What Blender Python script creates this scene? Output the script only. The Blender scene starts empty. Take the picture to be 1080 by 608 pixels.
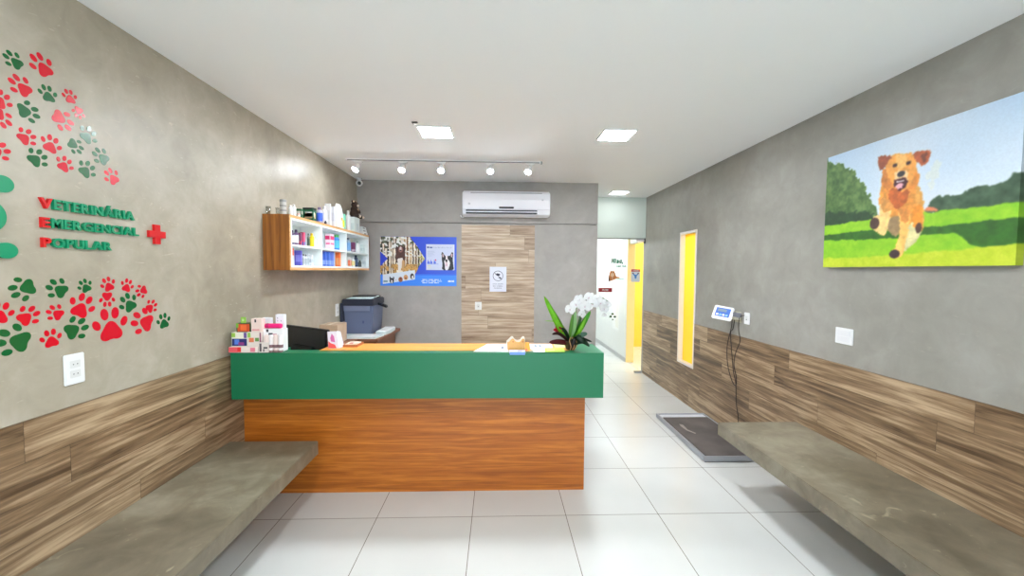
import bpy, bmesh, math, random
import numpy as np
from mathutils import Vector, Matrix
random.seed(7)
scene = bpy.context.scene
COL = scene.collection
PI = math.pi

# ------------------------------------------------------------------ camera model
F, YAW, PITCH, ROLL, CH = 424.26, 0.0350, -0.0442, 0.0069, 1.57
def cam_axes():
    cy, sy = math.cos(YAW), math.sin(YAW); cp, sp = math.cos(PITCH), math.sin(PITCH)
    fwd = Vector((sy*cp, cy*cp, sp)); right = Vector((cy, -sy, 0)); up = right.cross(fwd)
    cr, sr = math.cos(ROLL), math.sin(ROLL)
    return cr*right+sr*up, -sr*right+cr*up, fwd
CR, CU, CF = cam_axes()
CPOS = Vector((0, 0, CH))
def at(px, py, ax, v):
    """real-world point where a line of sight of the photo meets the plane coordinate[ax] = v"""
    d = CF + CR*((px-540)/F) - CU*((py-304)/F)
    t = (v-CPOS[ax])/d[ax]
    return CPOS+d*t

XL, XR, YB, ZC = -1.757, 2.236, 5.116, 2.68

# ------------------------------------------------------------------ materials
def lin(c):
    return tuple(((x/255)/12.92 if x/255 <= .04045 else ((x/255+.055)/1.055)**2.4) for x in c)
_m = {}
def mat(name, c, rough=.5, metal=0, emit=0, spec=.5, vary=0, vscale=6, coat=0, stretch=None):
    if name in _m: return _m[name]
    m = bpy.data.materials.new(name); m.use_nodes = True
    nt = m.node_tree; b = nt.nodes['Principled BSDF']
    col = lin(c)+(1,)
    b.inputs['Base Color'].default_value = col
    b.inputs['Roughness'].default_value = rough
    b.inputs['Metallic'].default_value = metal
    b.inputs['Specular IOR Level'].default_value = spec
    b.inputs['Coat Weight'].default_value = coat
    if emit:
        b.inputs['Emission Color'].default_value = col; b.inputs['Emission Strength'].default_value = emit
    if vary:
        tc = nt.nodes.new('ShaderNodeTexCoord'); n = nt.nodes.new('ShaderNodeTexNoise'); n.inputs['Scale'].default_value = vscale
        n.inputs['Detail'].default_value = 5
        mp = nt.nodes.new('ShaderNodeMapping')
        if stretch: mp.inputs['Scale'].default_value = stretch
        nt.links.new(tc.outputs['Object'], mp.inputs[0]); nt.links.new(mp.outputs[0], n.inputs['Vector'])
        r = nt.nodes.new('ShaderNodeValToRGB')
        r.color_ramp.elements[0].position = .3; r.color_ramp.elements[1].position = .7
        r.color_ramp.elements[0].color = tuple(x*(1-vary) for x in col[:3])+(1,)
        r.color_ramp.elements[1].color = tuple(min(1, x*(1+vary)) for x in col[:3])+(1,)
        nt.links.new(n.outputs['Fac'], r.inputs[0]); nt.links.new(r.outputs[0], b.inputs['Base Color'])
    _m[name] = m
    return m

def N(nt, t, **kw):
    n = nt.nodes.new(t)
    for k, v in kw.items():
        if k in ('operation', 'blend_type', 'data_type', 'noise_dimensions', 'wave_type', 'bands_direction', 'feature'): setattr(n, k, v)
        elif isinstance(k, str) and k.startswith('i_'): n.inputs[k[2:].replace('_', ' ')].default_value = v
    return n
def math_(nt, op, a, b=None):
    n = nt.nodes.new('ShaderNodeMath'); n.operation = op
    for i, x in enumerate((a, b)):
        if x is None: continue
        if isinstance(x, (int, float)): n.inputs[i].default_value = x
        else: nt.links.new(x, n.inputs[i])
    return n.outputs[0]
def ramp(nt, fac, stops):
    r = nt.nodes.new('ShaderNodeValToRGB'); cr = r.color_ramp
    while len(cr.elements) < len(stops): cr.elements.new(.5)
    for e, (p, c) in zip(cr.elements, stops):
        e.position = p; e.color = lin(c)+(1,)
    nt.links.new(fac, r.inputs[0]); return r.outputs[0]
def mix(nt, fac, a, b, blend='MIX'):
    n = nt.nodes.new('ShaderNodeMix'); n.data_type = 'RGBA'; n.blend_type = blend
    for i, x in ((0, fac), (6, a), (7, b)):
        if isinstance(x, (int, float)): n.inputs[i].default_value = x
        elif isinstance(x, tuple): n.inputs[i].default_value = x if len(x) == 4 else x+(1,)
        else: nt.links.new(x, n.inputs[i])
    return n.outputs[2]

def cement(name, dark, mid, light, rough=.42, flecks=.55):
    m = bpy.data.materials.new(name); m.use_nodes = True; nt = m.node_tree; b = nt.nodes['Principled BSDF']
    tc = N(nt, 'ShaderNodeTexCoord')
    n1 = N(nt, 'ShaderNodeTexNoise', i_Scale=1.3, i_Detail=8., i_Roughness=.6, i_Distortion=.5)
    n2 = N(nt, 'ShaderNodeTexNoise', i_Scale=7., i_Detail=6., i_Roughness=.6, i_Distortion=.6)
    n3 = N(nt, 'ShaderNodeTexNoise', i_Scale=14., i_Detail=3., i_Roughness=.5, i_Distortion=3.)
    mp = N(nt, 'ShaderNodeMapping'); mp.inputs['Scale'].default_value = (.6, .6, 1.7); mp.inputs['Rotation'].default_value = (.5, .3, .2)
    for n in (n1, n2): nt.links.new(tc.outputs['Object'], n.inputs['Vector'])
    nt.links.new(tc.outputs['Object'], mp.inputs[0]); nt.links.new(mp.outputs[0], n3.inputs['Vector'])
    f = math_(nt, 'ADD', math_(nt, 'MULTIPLY', n1.outputs['Fac'], .65), math_(nt, 'MULTIPLY', n2.outputs['Fac'], .35))
    c = ramp(nt, f, [(.33, dark), (.5, mid), (.67, light)])
    fl = nt.nodes.new('ShaderNodeMapRange'); fl.inputs[1].default_value = .66; fl.inputs[2].default_value = .80
    nt.links.new(n3.outputs['Fac'], fl.inputs[0])
    c2 = mix(nt, math_(nt, 'MULTIPLY', fl.outputs[0], flecks), c, lin((min(255, light[0]+25), min(255, light[1]+22), min(255, light[2]+15))))
    nt.links.new(c2, b.inputs['Base Color'])
    rr = nt.nodes.new('ShaderNodeMapRange'); rr.inputs[3].default_value = rough-.08; rr.inputs[4].default_value = rough+.12
    nt.links.new(n2.outputs['Fac'], rr.inputs[0]); nt.links.new(rr.outputs[0], b.inputs['Roughness'])
    bp = N(nt, 'ShaderNodeBump'); bp.inputs['Strength'].default_value = .12; bp.inputs['Distance'].default_value = .004
    nt.links.new(n2.outputs['Fac'], bp.inputs['Height']); nt.links.new(bp.outputs[0], b.inputs['Normal'])
    return m

def planks(name, axis, ph=.2, pl=1.2, shift=0., tones=((104, 82, 60), (150, 124, 96), (184, 158, 126)), rough=.4, z0=0.0):
    """wood-look porcelain planks; axis 0 = planks run along x, 1 = along y"""
    m = bpy.data.materials.new(name); m.use_nodes = True; nt = m.node_tree; b = nt.nodes['Principled BSDF']
    tc = N(nt, 'ShaderNodeTexCoord'); sp = N(nt, 'ShaderNodeSeparateXYZ'); nt.links.new(tc.outputs['Object'], sp.inputs[0])
    u = math_(nt, 'ADD', sp.outputs[axis], 20+shift); v = math_(nt, 'ADD', sp.outputs[2], z0)
    rv = math_(nt, 'DIVIDE', v, ph); row = math_(nt, 'FLOOR', rv); fr = math_(nt, 'FRACT', rv)
    wn = N(nt, 'ShaderNodeTexWhiteNoise'); wn.noise_dimensions = '1D'; nt.links.new(row, wn.inputs['W'])
    off = math_(nt, 'MULTIPLY', wn.outputs['Value'], pl*3)
    cu = math_(nt, 'DIVIDE', math_(nt, 'ADD', u, off), pl); colm = math_(nt, 'FLOOR', cu); fc = math_(nt, 'FRACT', cu)
    wn2 = N(nt, 'ShaderNodeTexWhiteNoise'); wn2.noise_dimensions = '2D'
    cb = N(nt, 'ShaderNodeCombineXYZ'); nt.links.new(row, cb.inputs[0]); nt.links.new(colm, cb.inputs[1]); nt.links.new(cb.outputs[0], wn2.inputs['Vector'])
    rnd = wn2.outputs['Value']
    gv = N(nt, 'ShaderNodeCombineXYZ')
    nt.links.new(math_(nt, 'MULTIPLY', u, 2.0), gv.inputs[0]); nt.links.new(math_(nt, 'MULTIPLY', v, 26.), gv.inputs[1])
    nt.links.new(math_(nt, 'MULTIPLY', rnd, 37.), gv.inputs[2])
    g = N(nt, 'ShaderNodeTexNoise', i_Scale=1., i_Detail=9., i_Roughness=.62, i_Distortion=.5); nt.links.new(gv.outputs[0], g.inputs['Vector'])
    gv2 = N(nt, 'ShaderNodeCombineXYZ')
    nt.links.new(math_(nt, 'MULTIPLY', u, 3.), gv2.inputs[0]); nt.links.new(math_(nt, 'MULTIPLY', v, 90.), gv2.inputs[1]); nt.links.new(rnd, gv2.inputs[2])
    g2 = N(nt, 'ShaderNodeTexNoise', i_Scale=1., i_Detail=4.); nt.links.new(gv2.outputs[0], g2.inputs['Vector'])
    f = math_(nt, 'ADD', math_(nt, 'ADD', math_(nt, 'MULTIPLY', g.outputs['Fac'], .83), math_(nt, 'MULTIPLY', g2.outputs['Fac'], .32)),
              math_(nt, 'MULTIPLY', math_(nt, 'SUBTRACT', rnd, .5), .16))
    c = ramp(nt, f, [(.40, tones[0]), (.57, tones[1]), (.74, tones[2])])
    ev = math_(nt, 'MINIMUM', fr, math_(nt, 'SUBTRACT', 1., fr)); eu = math_(nt, 'MINIMUM', fc, math_(nt, 'SUBTRACT', 1., fc))
    sv = math_(nt, 'LESS_THAN', ev, .0014/ph); su = math_(nt, 'LESS_THAN', eu, .0014/pl)
    seam = math_(nt, 'MAXIMUM', sv, su)
    c = mix(nt, math_(nt, 'MULTIPLY', seam, .55), c, lin((66, 52, 40)))
    nt.links.new(c, b.inputs['Base Color']); b.inputs['Roughness'].default_value = rough
    return m

def teak(name, axis, tones, rough=.35):
    m = bpy.data.materials.new(name); m.use_nodes = True; nt = m.node_tree; b = nt.nodes['Principled BSDF']
    tc = N(nt, 'ShaderNodeTexCoord'); mp = N(nt, 'ShaderNodeMapping')
    s = [34., 34., 34.]; s[axis] = 1.3; mp.inputs['Scale'].default_value = s
    nt.links.new(tc.outputs['Object'], mp.inputs[0])
    g = N(nt, 'ShaderNodeTexNoise', i_Scale=1., i_Detail=8., i_Roughness=.6, i_Distortion=1.2); nt.links.new(mp.outputs[0], g.inputs['Vector'])
    mp2 = N(nt, 'ShaderNodeMapping'); s2 = [80., 80., 80.]; s2[axis] = 6.; mp2.inputs['Scale'].default_value = s2; nt.links.new(tc.outputs['Object'], mp2.inputs[0])
    g2 = N(nt, 'ShaderNodeTexNoise', i_Scale=1., i_Detail=3.); nt.links.new(mp2.outputs[0], g2.inputs['Vector'])
    f = math_(nt, 'ADD', math_(nt, 'MULTIPLY', g.outputs['Fac'], .8), math_(nt, 'MULTIPLY', g2.outputs['Fac'], .2))
    nt.links.new(ramp(nt, f, [(.36, tones[0]), (.5, tones[1]), (.64, tones[2])]), b.inputs['Base Color'])
    b.inputs['Roughness'].default_value = rough
    return m

def floor_mat():
    m = bpy.data.materials.new('porcelain_floor'); m.use_nodes = True; nt = m.node_tree; b = nt.nodes['Principled BSDF']
    tc = N(nt, 'ShaderNodeTexCoord'); sp = N(nt, 'ShaderNodeSeparateXYZ'); nt.links.new(tc.outputs['Object'], sp.inputs[0])
    out = []
    for i, o in ((0, 1.3566), (1, -2.5003)):
        q = math_(nt, 'DIVIDE', math_(nt, 'ADD', sp.outputs[i], o+12.), .6); fr = math_(nt, 'FRACT', q)
        e = math_(nt, 'MINIMUM', fr, math_(nt, 'SUBTRACT', 1., fr)); out.append((math_(nt, 'LESS_THAN', e, .0021/.6), math_(nt, 'FLOOR', q)))
    seam = math_(nt, 'MAXIMUM', out[0][0], out[1][0])
    cb = N(nt, 'ShaderNodeCombineXYZ'); nt.links.new(out[0][1], cb.inputs[0]); nt.links.new(out[1][1], cb.inputs[1])
    wn = N(nt, 'ShaderNodeTexWhiteNoise'); nt.links.new(cb.outputs[0], wn.inputs['Vector'])
    n = N(nt, 'ShaderNodeTexNoise', i_Scale=1.6, i_Detail=4.); nt.links.new(tc.outputs['Object'], n.inputs['Vector'])
    f = math_(nt, 'ADD', math_(nt, 'MULTIPLY', wn.outputs['Value'], .25), n.outputs['Fac'])
    c = ramp(nt, f, [(.3, (206, 206, 202)), (.9, (217, 217, 214))])
    c = mix(nt, seam, c, lin((120, 114, 104)))
    nt.links.new(c, b.inputs['Base Color']); b.inputs['Roughness'].default_value = .22; b.inputs['Specular IOR Level'].default_value = .5
    return m

def glass_mat(name, tint=(1, 1, 1), refl=.10, rough=.02):
    m = bpy.data.materials.new(name); m.use_nodes = True; nt = m.node_tree; nt.nodes.remove(nt.nodes['Principled BSDF'])
    t = N(nt, 'ShaderNodeBsdfTransparent'); t.inputs[0].default_value = tint+(1,)
    g = N(nt, 'ShaderNodeBsdfGlossy'); g.inputs['Roughness'].default_value = rough
    mx = N(nt, 'ShaderNodeMixShader'); mx.inputs[0].default_value = refl
    nt.links.new(t.outputs[0], mx.inputs[1]); nt.links.new(g.outputs[0], mx.inputs[2]); nt.links.new(mx.outputs[0], nt.nodes['Material Output'].inputs[0])
    return m

def film_mat(name, c):
    m = bpy.data.materials.new(name); m.use_nodes = True; nt = m.node_tree; b = nt.nodes['Principled BSDF']
    b.inputs['Base Color'].default_value = lin(c)+(1,); b.inputs['Roughness'].default_value = .25
    t = N(nt, 'ShaderNodeBsdfTranslucent'); t.inputs[0].default_value = lin(c)+(1,)
    mx = N(nt, 'ShaderNodeMixShader'); mx.inputs[0].default_value = .75
    nt.links.new(b.outputs[0], mx.inputs[1]); nt.links.new(t.outputs[0], mx.inputs[2]); nt.links.new(mx.outputs[0], nt.nodes['Material Output'].inputs[0])
    return m

def print_mat(name, rough=.4):
    m = bpy.data.materials.new(name); m.use_nodes = True; nt = m.node_tree; b = nt.nodes['Principled BSDF']
    a = N(nt, 'ShaderNodeAttribute'); a.attribute_name = 'ink'; nt.links.new(a.outputs['Color'], b.inputs['Base Color'])
    b.inputs['Roughness'].default_value = rough
    return m

M_LEFT = cement('burnished_cement_left', (150, 141, 123), (172, 163, 145), (192, 185, 170), .38)
M_RIGHT = cement('burnished_cement_right', (138, 135, 126), (152, 149, 141), (168, 166, 159), .45, .2)
M_BACK = cement('burnished_cement_back', (156, 151, 146), (168, 163, 158), (180, 176, 172), .45, .2)
M_BENCH = cement('bench_concrete', (84, 76, 60), (120, 111, 93), (160, 153, 134), .32, .5)
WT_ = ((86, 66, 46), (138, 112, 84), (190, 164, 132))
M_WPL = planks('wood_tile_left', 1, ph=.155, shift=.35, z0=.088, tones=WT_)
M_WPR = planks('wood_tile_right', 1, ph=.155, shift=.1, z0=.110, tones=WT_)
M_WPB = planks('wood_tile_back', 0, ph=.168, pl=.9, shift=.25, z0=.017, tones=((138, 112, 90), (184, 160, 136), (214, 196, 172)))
M_TEAK = teak('teak_veneer', 0, ((150, 78, 16), (178, 98, 26), (204, 122, 42)))
M_TEAKY = teak('teak_veneer_upright', 2, ((120, 68, 18), (146, 86, 26), (170, 106, 40)))
M_OAK = teak('light_veneer_edge', 1, ((196, 140, 80), (216, 164, 104), (232, 184, 126)))
M_TOP = teak('worktop_veneer', 0, ((205, 130, 45), (224, 150, 62), (238, 172, 86)), .4)
M_GREEN = mat('green_laminate', (14, 112, 72), .38)
M_WHITE = mat('white_plastic', (236, 236, 236), .35)
M_WPAINT = mat('white_paint', (232, 233, 230), .6)
M_CEIL = mat('ceiling_paint', (248, 249, 249), .85, vary=.02, vscale=.7)
M_HALL = mat('hall_paint', (216, 226, 218), .6)
M_YEL = mat('yellow_paint', (255, 212, 70), .5)
M_JAMB = mat('cream_paint', (255, 226, 158), .5)
M_BLACK = mat('black_plastic', (20, 20, 23), .35)
M_DGREY = mat('charcoal_plastic', (46, 49, 58), .45)
M_STEEL = mat('brushed_steel', (190, 192, 196), .35, .8)
M_FLOOR = floor_mat()
M_GLASS = glass_mat('clear_glass', (.97, .99, .985), .06)
M_CUP = glass_mat('tumbler_glass', (.9, .93, .93), .22, .05)
M_PRINT = print_mat('printed_canvas', .55)
M_POSTER = print_mat('printed_poster', .3)
M_PAWR = mat('red_vinyl', (206, 2, 34), .2)
M_PAWG = mat('green_vinyl', (2, 92, 42), .2)
M_ACR = mat('red_acrylic', (208, 8, 16), .35)
M_ACG = mat('green_acrylic', (0, 142, 98), .35)

# ------------------------------------------------------------------ mesh helpers
def link(name, me, m=None, parent=None):
    o = bpy.data.objects.new(name, me); COL.objects.link(o)
    if m is not None: me.materials.clear(); me.materials.append(m)
    if parent is not None:
        o.parent = parent; o.matrix_parent_inverse = parent.matrix_world.inverted() if parent.type != 'EMPTY' else Matrix.Translation(-parent.location)
    return o
def mesh_bm(name, bm, m, parent=None, smooth=False):
    bmesh.ops.recalc_face_normals(bm, faces=bm.faces)
    me = bpy.data.meshes.new(name); bm.to_mesh(me); bm.free()
    if smooth:
        for p in me.polygons: p.use_smooth = True
    return link(name, me, m, parent)
def tag(o, label, cat, group=None):
    o['label'] = label; o['category'] = cat
    if group: o['group'] = group
    return o
def thing(name, label, cat, loc=(0, 0, 0), group=None):
    o = bpy.data.objects.new(name, None); COL.objects.link(o); o.location = loc; o.empty_display_size = .05
    return tag(o, label, cat, group)
def st(o): o['kind'] = 'structure'; return o

def bx(bm, x0, x1, y0, y1, z0, z1, bev=0, seg=2, M=None):
    r = bmesh.ops.create_cube(bm, size=1)
    vs = r['verts']
    for v in vs:
        v.co = Vector(((x0+x1)/2+v.co.x*(x1-x0), (y0+y1)/2+v.co.y*(y1-y0), (z0+z1)/2+v.co.z*(z1-z0)))
    if bev:
        es = {e for v in vs for e in v.link_edges}
        r = bmesh.ops.bevel(bm, geom=list(es), offset=bev, segments=seg, affect='EDGES', clamp_overlap=True)
        vs = list({v for v in r['verts']} | {v for v in vs if v.is_valid})
    if M is not None:
        for v in vs: v.co = M @ v.co
    return vs
def box(name, x0, x1, y0, y1, z0, z1, m, parent=None, bev=0, M=None):
    bm = bmesh.new(); bx(bm, x0, x1, y0, y1, z0, z1, bev, 2, M)
    return mesh_bm(name, bm, m, parent)
def frame_axes(d):
    d = d.normalized(); a = Vector((0, 0, 1)) if abs(d.z) < .9 else Vector((1, 0, 0))
    u = d.cross(a).normalized(); return u, d.cross(u).normalized()
def tube(bm, pts, r, n=8, caps=True):
    pts = [Vector(p) for p in pts]; rs = r if isinstance(r, (list, tuple)) else [r]*len(pts)
    rings = []; u = None
    for i, p in enumerate(pts):
        d = (pts[min(i+1, len(pts)-1)]-pts[max(i-1, 0)]).normalized()
        if u is None: u, w = frame_axes(d)
        else:
            u = (u-d*u.dot(d)).normalized(); w = d.cross(u).normalized()
        rings.append([bm.verts.new(p+(u*math.cos(2*PI*k/n)+w*math.sin(2*PI*k/n))*rs[i]) for k in range(n)])
    for a, b in zip(rings, rings[1:]):
        for k in range(n): bm.faces.new((a[k], a[(k+1) % n], b[(k+1) % n], b[k]))
    if caps: bm.faces.new(rings[0]); bm.faces.new(rings[-1])
def lathe(bm, prof, c, n=20, M=None):
    c = Vector(c); rings = []
    for r, z in prof:
        rings.append([bm.verts.new(Vector((math.cos(2*PI*k/n)*max(r, 1e-4), math.sin(2*PI*k/n)*max(r, 1e-4), z))) for k in range(n)])
    for a, b in zip(rings, rings[1:]):
        for k in range(n): bm.faces.new((a[k], a[(k+1) % n], b[(k+1) % n], b[k]))
    bm.faces.new(rings[0]); bm.faces.new(rings[-1])
    for ring in rings:
        for v in ring: v.co = (M @ v.co if M is not None else v.co)+c
def prism(bm, pts, off):
    """closed outline pts (3d) extruded along off"""
    off = Vector(off); a = [bm.verts.new(Vector(p)) for p in pts]; b = [bm.verts.new(Vector(p)+off) for p in pts]
    bm.faces.new(a); bm.faces.new(b[::-1])
    for i in range(len(pts)): bm.faces.new((a[i], a[(i+1) % len(pts)], b[(i+1) % len(pts)], b[i]))
def smooth_closed(pts, k=2):
    for _ in range(k):
        q = []
        for i in range(len(pts)):
            a, b = Vector(pts[i]), Vector(pts[(i+1) % len(pts)])
            q += [a*.75+b*.25, a*.25+b*.75]
        pts = q
    return pts
def ncurve(pts, k=3):
    pts = [Vector(p) for p in pts]; out = []
    for i in range(len(pts)-1):
        p0, p1, p2, p3 = pts[max(i-1, 0)], pts[i], pts[i+1], pts[min(i+2, len(pts)-1)]
        for s in range(k):
            t = s/k
            out.append(.5*((2*p1)+(p2-p0)*t+(2*p0-5*p1+4*p2-p3)*t*t+(3*p1-p0-3*p2+p3)*t**3))
    out.append(pts[-1]); return out

_glyph = {}
def glyph(ch, bold=.012):
    """outline mesh of one character: height 1 em units, returns mesh in xy plane with unit extrude 0..1 in z"""
    if (ch, bold) in _glyph: return _glyph[(ch, bold)]
    cu = bpy.data.curves.new('g', 'FONT'); cu.body = ch; cu.size = 1; cu.extrude = .5; cu.offset = bold; cu.resolution_u = 3
    o = bpy.data.objects.new('g', cu); COL.objects.link(o)
    dg = bpy.context.evaluated_depsgraph_get(); dg.update()
    me = bpy.data.meshes.new_from_object(o.evaluated_get(dg))
    bpy.data.objects.remove(o); bpy.data.curves.remove(cu)
    v = [tuple(x.co) for x in me.vertices]; f = [tuple(p.vertices) for p in me.polygons]
    bpy.data.meshes.remove(me)
    xs = [a[0] for a in v] or [0, .3]
    _glyph[(ch, bold)] = (v, f, min(xs), max(xs)); return _glyph[(ch, bold)]
def text_layout(s, gap=.07, bold=.02):
    x = 0; out = []
    for ch in s:
        if ch == ' ': x += .3; continue
        v, f, a, b = glyph(ch, bold); out.append((ch, x-a, v, f)); x += b-a+gap
    return out, x-gap
def text_mesh(name, s, org, udir, vdir, ndir, width, height, depth, m, parent=None, bold=.02, per_letter=None):
    """width is the total width, height the cap height (0.72 em)"""
    lay, W = text_layout(s, bold=bold); org, udir, vdir, ndir = map(Vector, (org, udir, vdir, ndir))
    sx, sy = width/W, height/.72; out = []
    bm = bmesh.new()
    for i, (ch, x0, v, f) in enumerate(lay):
        if per_letter: bm = bmesh.new()
        vs = [bm.verts.new(org+udir*((a+x0)*sx)+vdir*(b*sy)+ndir*((c+.5)*depth)) for a, b, c in v]
        for q in f:
            try: bm.faces.new([vs[k] for k in q])
            except ValueError: pass
        if per_letter: out.append(mesh_bm(name, bm, per_letter(i), parent))
    if not per_letter: out = mesh_bm(name, bm, m, parent)
    return out

# ------------------------------------------------------------------ painted prints (surface pattern of flat printed things)
class Paint:
    def __init__(s, w, h, nx, ny):
        s.w, s.h, s.nx, s.ny = w, h, nx, ny
        s.U, s.V = np.meshgrid(np.linspace(0, w, nx), np.linspace(0, h, ny)); s.C = np.zeros((ny, nx, 3)); s.rng = np.random.default_rng(3)
    def noise(s, cell):
        gx, gy = max(2, int(s.w/cell)+2), max(2, int(s.h/cell)+2); g = s.rng.random((gy+1, gx+1))
        x = s.U/s.w*(gx-1); y = s.V/s.h*(gy-1); i = x.astype(int); j = y.astype(int); fx = x-i; fy = y-j
        fx = fx*fx*(3-2*fx); fy = fy*fy*(3-2*fy)
        return (g[j, i]*(1-fx)+g[j, i+1]*fx)*(1-fy)+(g[j+1, i]*(1-fx)+g[j+1, i+1]*fx)*fy
    def poly_mask(s, pts):
        ins = np.zeros(s.U.shape, bool); n = len(pts)
        for k in range(n):
            (x1, y1), (x2, y2) = pts[k], pts[(k+1) % n]
            if y1 == y2: continue
            c = ((s.V > y1) != (s.V > y2)) & (s.U < (x2-x1)*(s.V-y1)/(y2-y1)+x1); ins ^= c
        return ins
    def put(s, mask, c, a=1, tex=0, cell=.02, c2=None):
        col = np.ones(s.U.shape+(3,))*np.array(c)
        if tex:
            n = s.noise(cell)*.6+s.noise(cell*.4)*.4
            if c2 is not None: col = col*(1-n[..., None])+np.array(c2)*n[..., None]
            else: col = col*(1+(n[..., None]-.5)*2*tex)
        m = (mask.astype(float)*a)[..., None]; s.C = s.C*(1-m)+col*m
    def jagged(s, pts, amt, cell):
        U, V = s.U, s.V; a = s.noise(cell)+.5*s.noise(cell*.4)-.75; b = s.noise(cell)+.5*s.noise(cell*.4)-.75
        s.U, s.V = U+a*amt, V+b*amt; m = s.poly_mask(pts); s.U, s.V = U, V; return m
    def poly(s, pts, c, smooth=1, jag=0, jc=.02, **k):
        for _ in range(smooth):
            q = []
            for i in range(len(pts)):
                a, b = pts[i], pts[(i+1) % len(pts)]
                q += [(a[0]*.8+b[0]*.2, a[1]*.8+b[1]*.2), (a[0]*.2+b[0]*.8, a[1]*.2+b[1]*.8)]
            pts = q
        s.put(s.jagged(pts, jag, jc) if jag else s.poly_mask(pts), c, **k)
    def ell(s, cx, cy, rx, ry, c, **k): s.put(((s.U-cx)/rx)**2+((s.V-cy)/ry)**2 < 1, c, **k)
    def rect(s, x0, y0, x1, y1, c, **k): s.put((s.U >= x0) & (s.U <= x1) & (s.V >= y0) & (s.V <= y1), c, **k)
    def mesh(s, name, org, ud, vd, m, parent):
        org, ud, vd = Vector(org), Vector(ud), Vector(vd)
        me = bpy.data.meshes.new(name); nx, ny = s.nx, s.ny
        P = np.array(org)[None, None, :]+s.U[..., None]*np.array(ud)+s.V[..., None]*np.array(vd)
        vs = P.reshape(-1, 3); idx = np.arange(nx*ny).reshape(ny, nx)
        fs = np.stack([idx[:-1, :-1], idx[:-1, 1:], idx[1:, 1:], idx[1:, :-1]], -1).reshape(-1, 4)
        me.from_pydata(vs.tolist(), [], fs.tolist())
        c = np.clip(s.C, 0, 255)/255; l = np.where(c <= .04045, c/12.92, ((c+.055)/1.055)**2.4)
        at_ = me.color_attributes.new('ink', 'FLOAT_COLOR', 'POINT')
        at_.data.foreach_set('color', np.concatenate([l.reshape(-1, 3), np.ones((nx*ny, 1))], 1).ravel())
        return link(name, me, m, parent)

# ================================================================== ROOM SHELL
Y0, Y1 = -2.6, 9.6
bm = bmesh.new(); bx(bm, -1.96, 4.5, Y0, Y1, -.12, 0); st(mesh_bm('floor', bm, M_FLOOR))
bm = bmesh.new(); bx(bm, -1.96, 4.5, Y0, Y1, ZC, ZC+.12); st(mesh_bm('ceiling', bm, M_CEIL))
bm = bmesh.new(); bx(bm, XL-.2, XL, Y0, 5.3, 0, ZC); st(mesh_bm('wall_left', bm, M_LEFT))
# right wall with the narrow window opening
WY0, WY1, WZ0, WZ1 = 4.475, 4.865, .468, 2.032
XO = XR+.10
bm = bmesh.new()
bx(bm, XR, XO, Y0, WY0, 0, ZC); bx(bm, XR, XO, WY1, 6.14, 0, ZC); bx(bm, XR, XO, WY0, WY1, 0, WZ0); bx(bm, XR, XO, WY0, WY1, WZ1, ZC)
st(mesh_bm('wall_right', bm, M_RIGHT))
# back wall: two slabs with a shadow joint between them
bm = bmesh.new()
bx(bm, XL, 1.265, YB, 5.3, 0, 2.151); bx(bm, XL, 1.265, YB, 5.3, 2.164, ZC); bx(bm, XL, 1.250, YB+.03, 5.3, 2.151, 2.164)
st(mesh_bm('wall_back', bm, M_BACK))
# hall beyond the glass door
bm = bmesh.new(); bx(bm, 1.1, 1.265, 5.3, Y1, 0, ZC); st(mesh_bm('wall_hall_left', bm, M_WPAINT))
bm = bmesh.new(); bx(bm, 1.265, XR, 6.06, 6.16, 2.07, ZC); st(mesh_bm('wall_hall_header', bm, M_HALL))
bm = bmesh.new(); bx(bm, XR, XO, 6.14, 6.78, 2.03, ZC); st(mesh_bm('wall_hall_doorhead', bm, M_WPAINT))
bm = bmesh.new(); bx(bm, XR-.03, XO, 6.80, Y1, 0, ZC); st(mesh_bm('wall_hall_right', bm, M_WPAINT))
bm = bmesh.new(); bx(bm, XR-.03, XO, 6.78, 6.80, 0, 2.03); bx(bm, XR-.03, XR, 6.78, 6.80, 2.03, ZC); st(mesh_bm('trim_7', bm, M_JAMB))
bm = bmesh.new(); bx(bm, 1.265, 4.5, Y1-.1, Y1, 0, ZC); st(mesh_bm('wall_hall_far', bm, M_WPAINT))
bm = bmesh.new(); bx(bm, XR-.042, XR-.03, 6.80, Y1-.1, 0, .07); st(mesh_bm('baseboard_hall', bm, mat('grey_skirting', (190, 190, 190), .5)))
# yellow room seen through the narrow window and the doorway
bm = bmesh.new()
bx(bm, 4.3, 4.45, 3.2, 8.3, 0, ZC); bx(bm, XO, 4.3, 3.2, 3.3, 0, ZC); bx(bm, XO, 4.3, 8.2, 8.3, 0, ZC)
st(mesh_bm('wall_yellow_room', bm, M_YEL))
# shopfront behind the camera
bm = bmesh.new()
bx(bm, XL, XR, Y0, Y0+.15, 2.3, ZC); bx(bm, XL, XL+.3, Y0, Y0+.15, 0, 2.3); bx(bm, XR-.3, XR, Y0, Y0+.15, 0, 2.3)
st(mesh_bm('wall_front', bm, M_WPAINT))
w2 = st(box('window_2', XL+.3, XR-.3, Y0+.06, Y0+.07, 0.001, 2.3, M_GLASS))

# wainscots of wood-look tile
WT = .985
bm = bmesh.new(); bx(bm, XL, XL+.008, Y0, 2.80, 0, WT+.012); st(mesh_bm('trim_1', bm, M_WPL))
bm = bmesh.new()
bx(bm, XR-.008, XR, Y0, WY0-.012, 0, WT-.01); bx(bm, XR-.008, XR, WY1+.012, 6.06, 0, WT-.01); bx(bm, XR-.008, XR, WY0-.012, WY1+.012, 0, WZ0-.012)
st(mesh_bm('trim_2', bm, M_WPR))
bm = bmesh.new(); bx(bm, -.462, .462, YB-.010, YB, 0, 2.138); st(mesh_bm('trim_3', bm, M_WPB))

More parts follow.
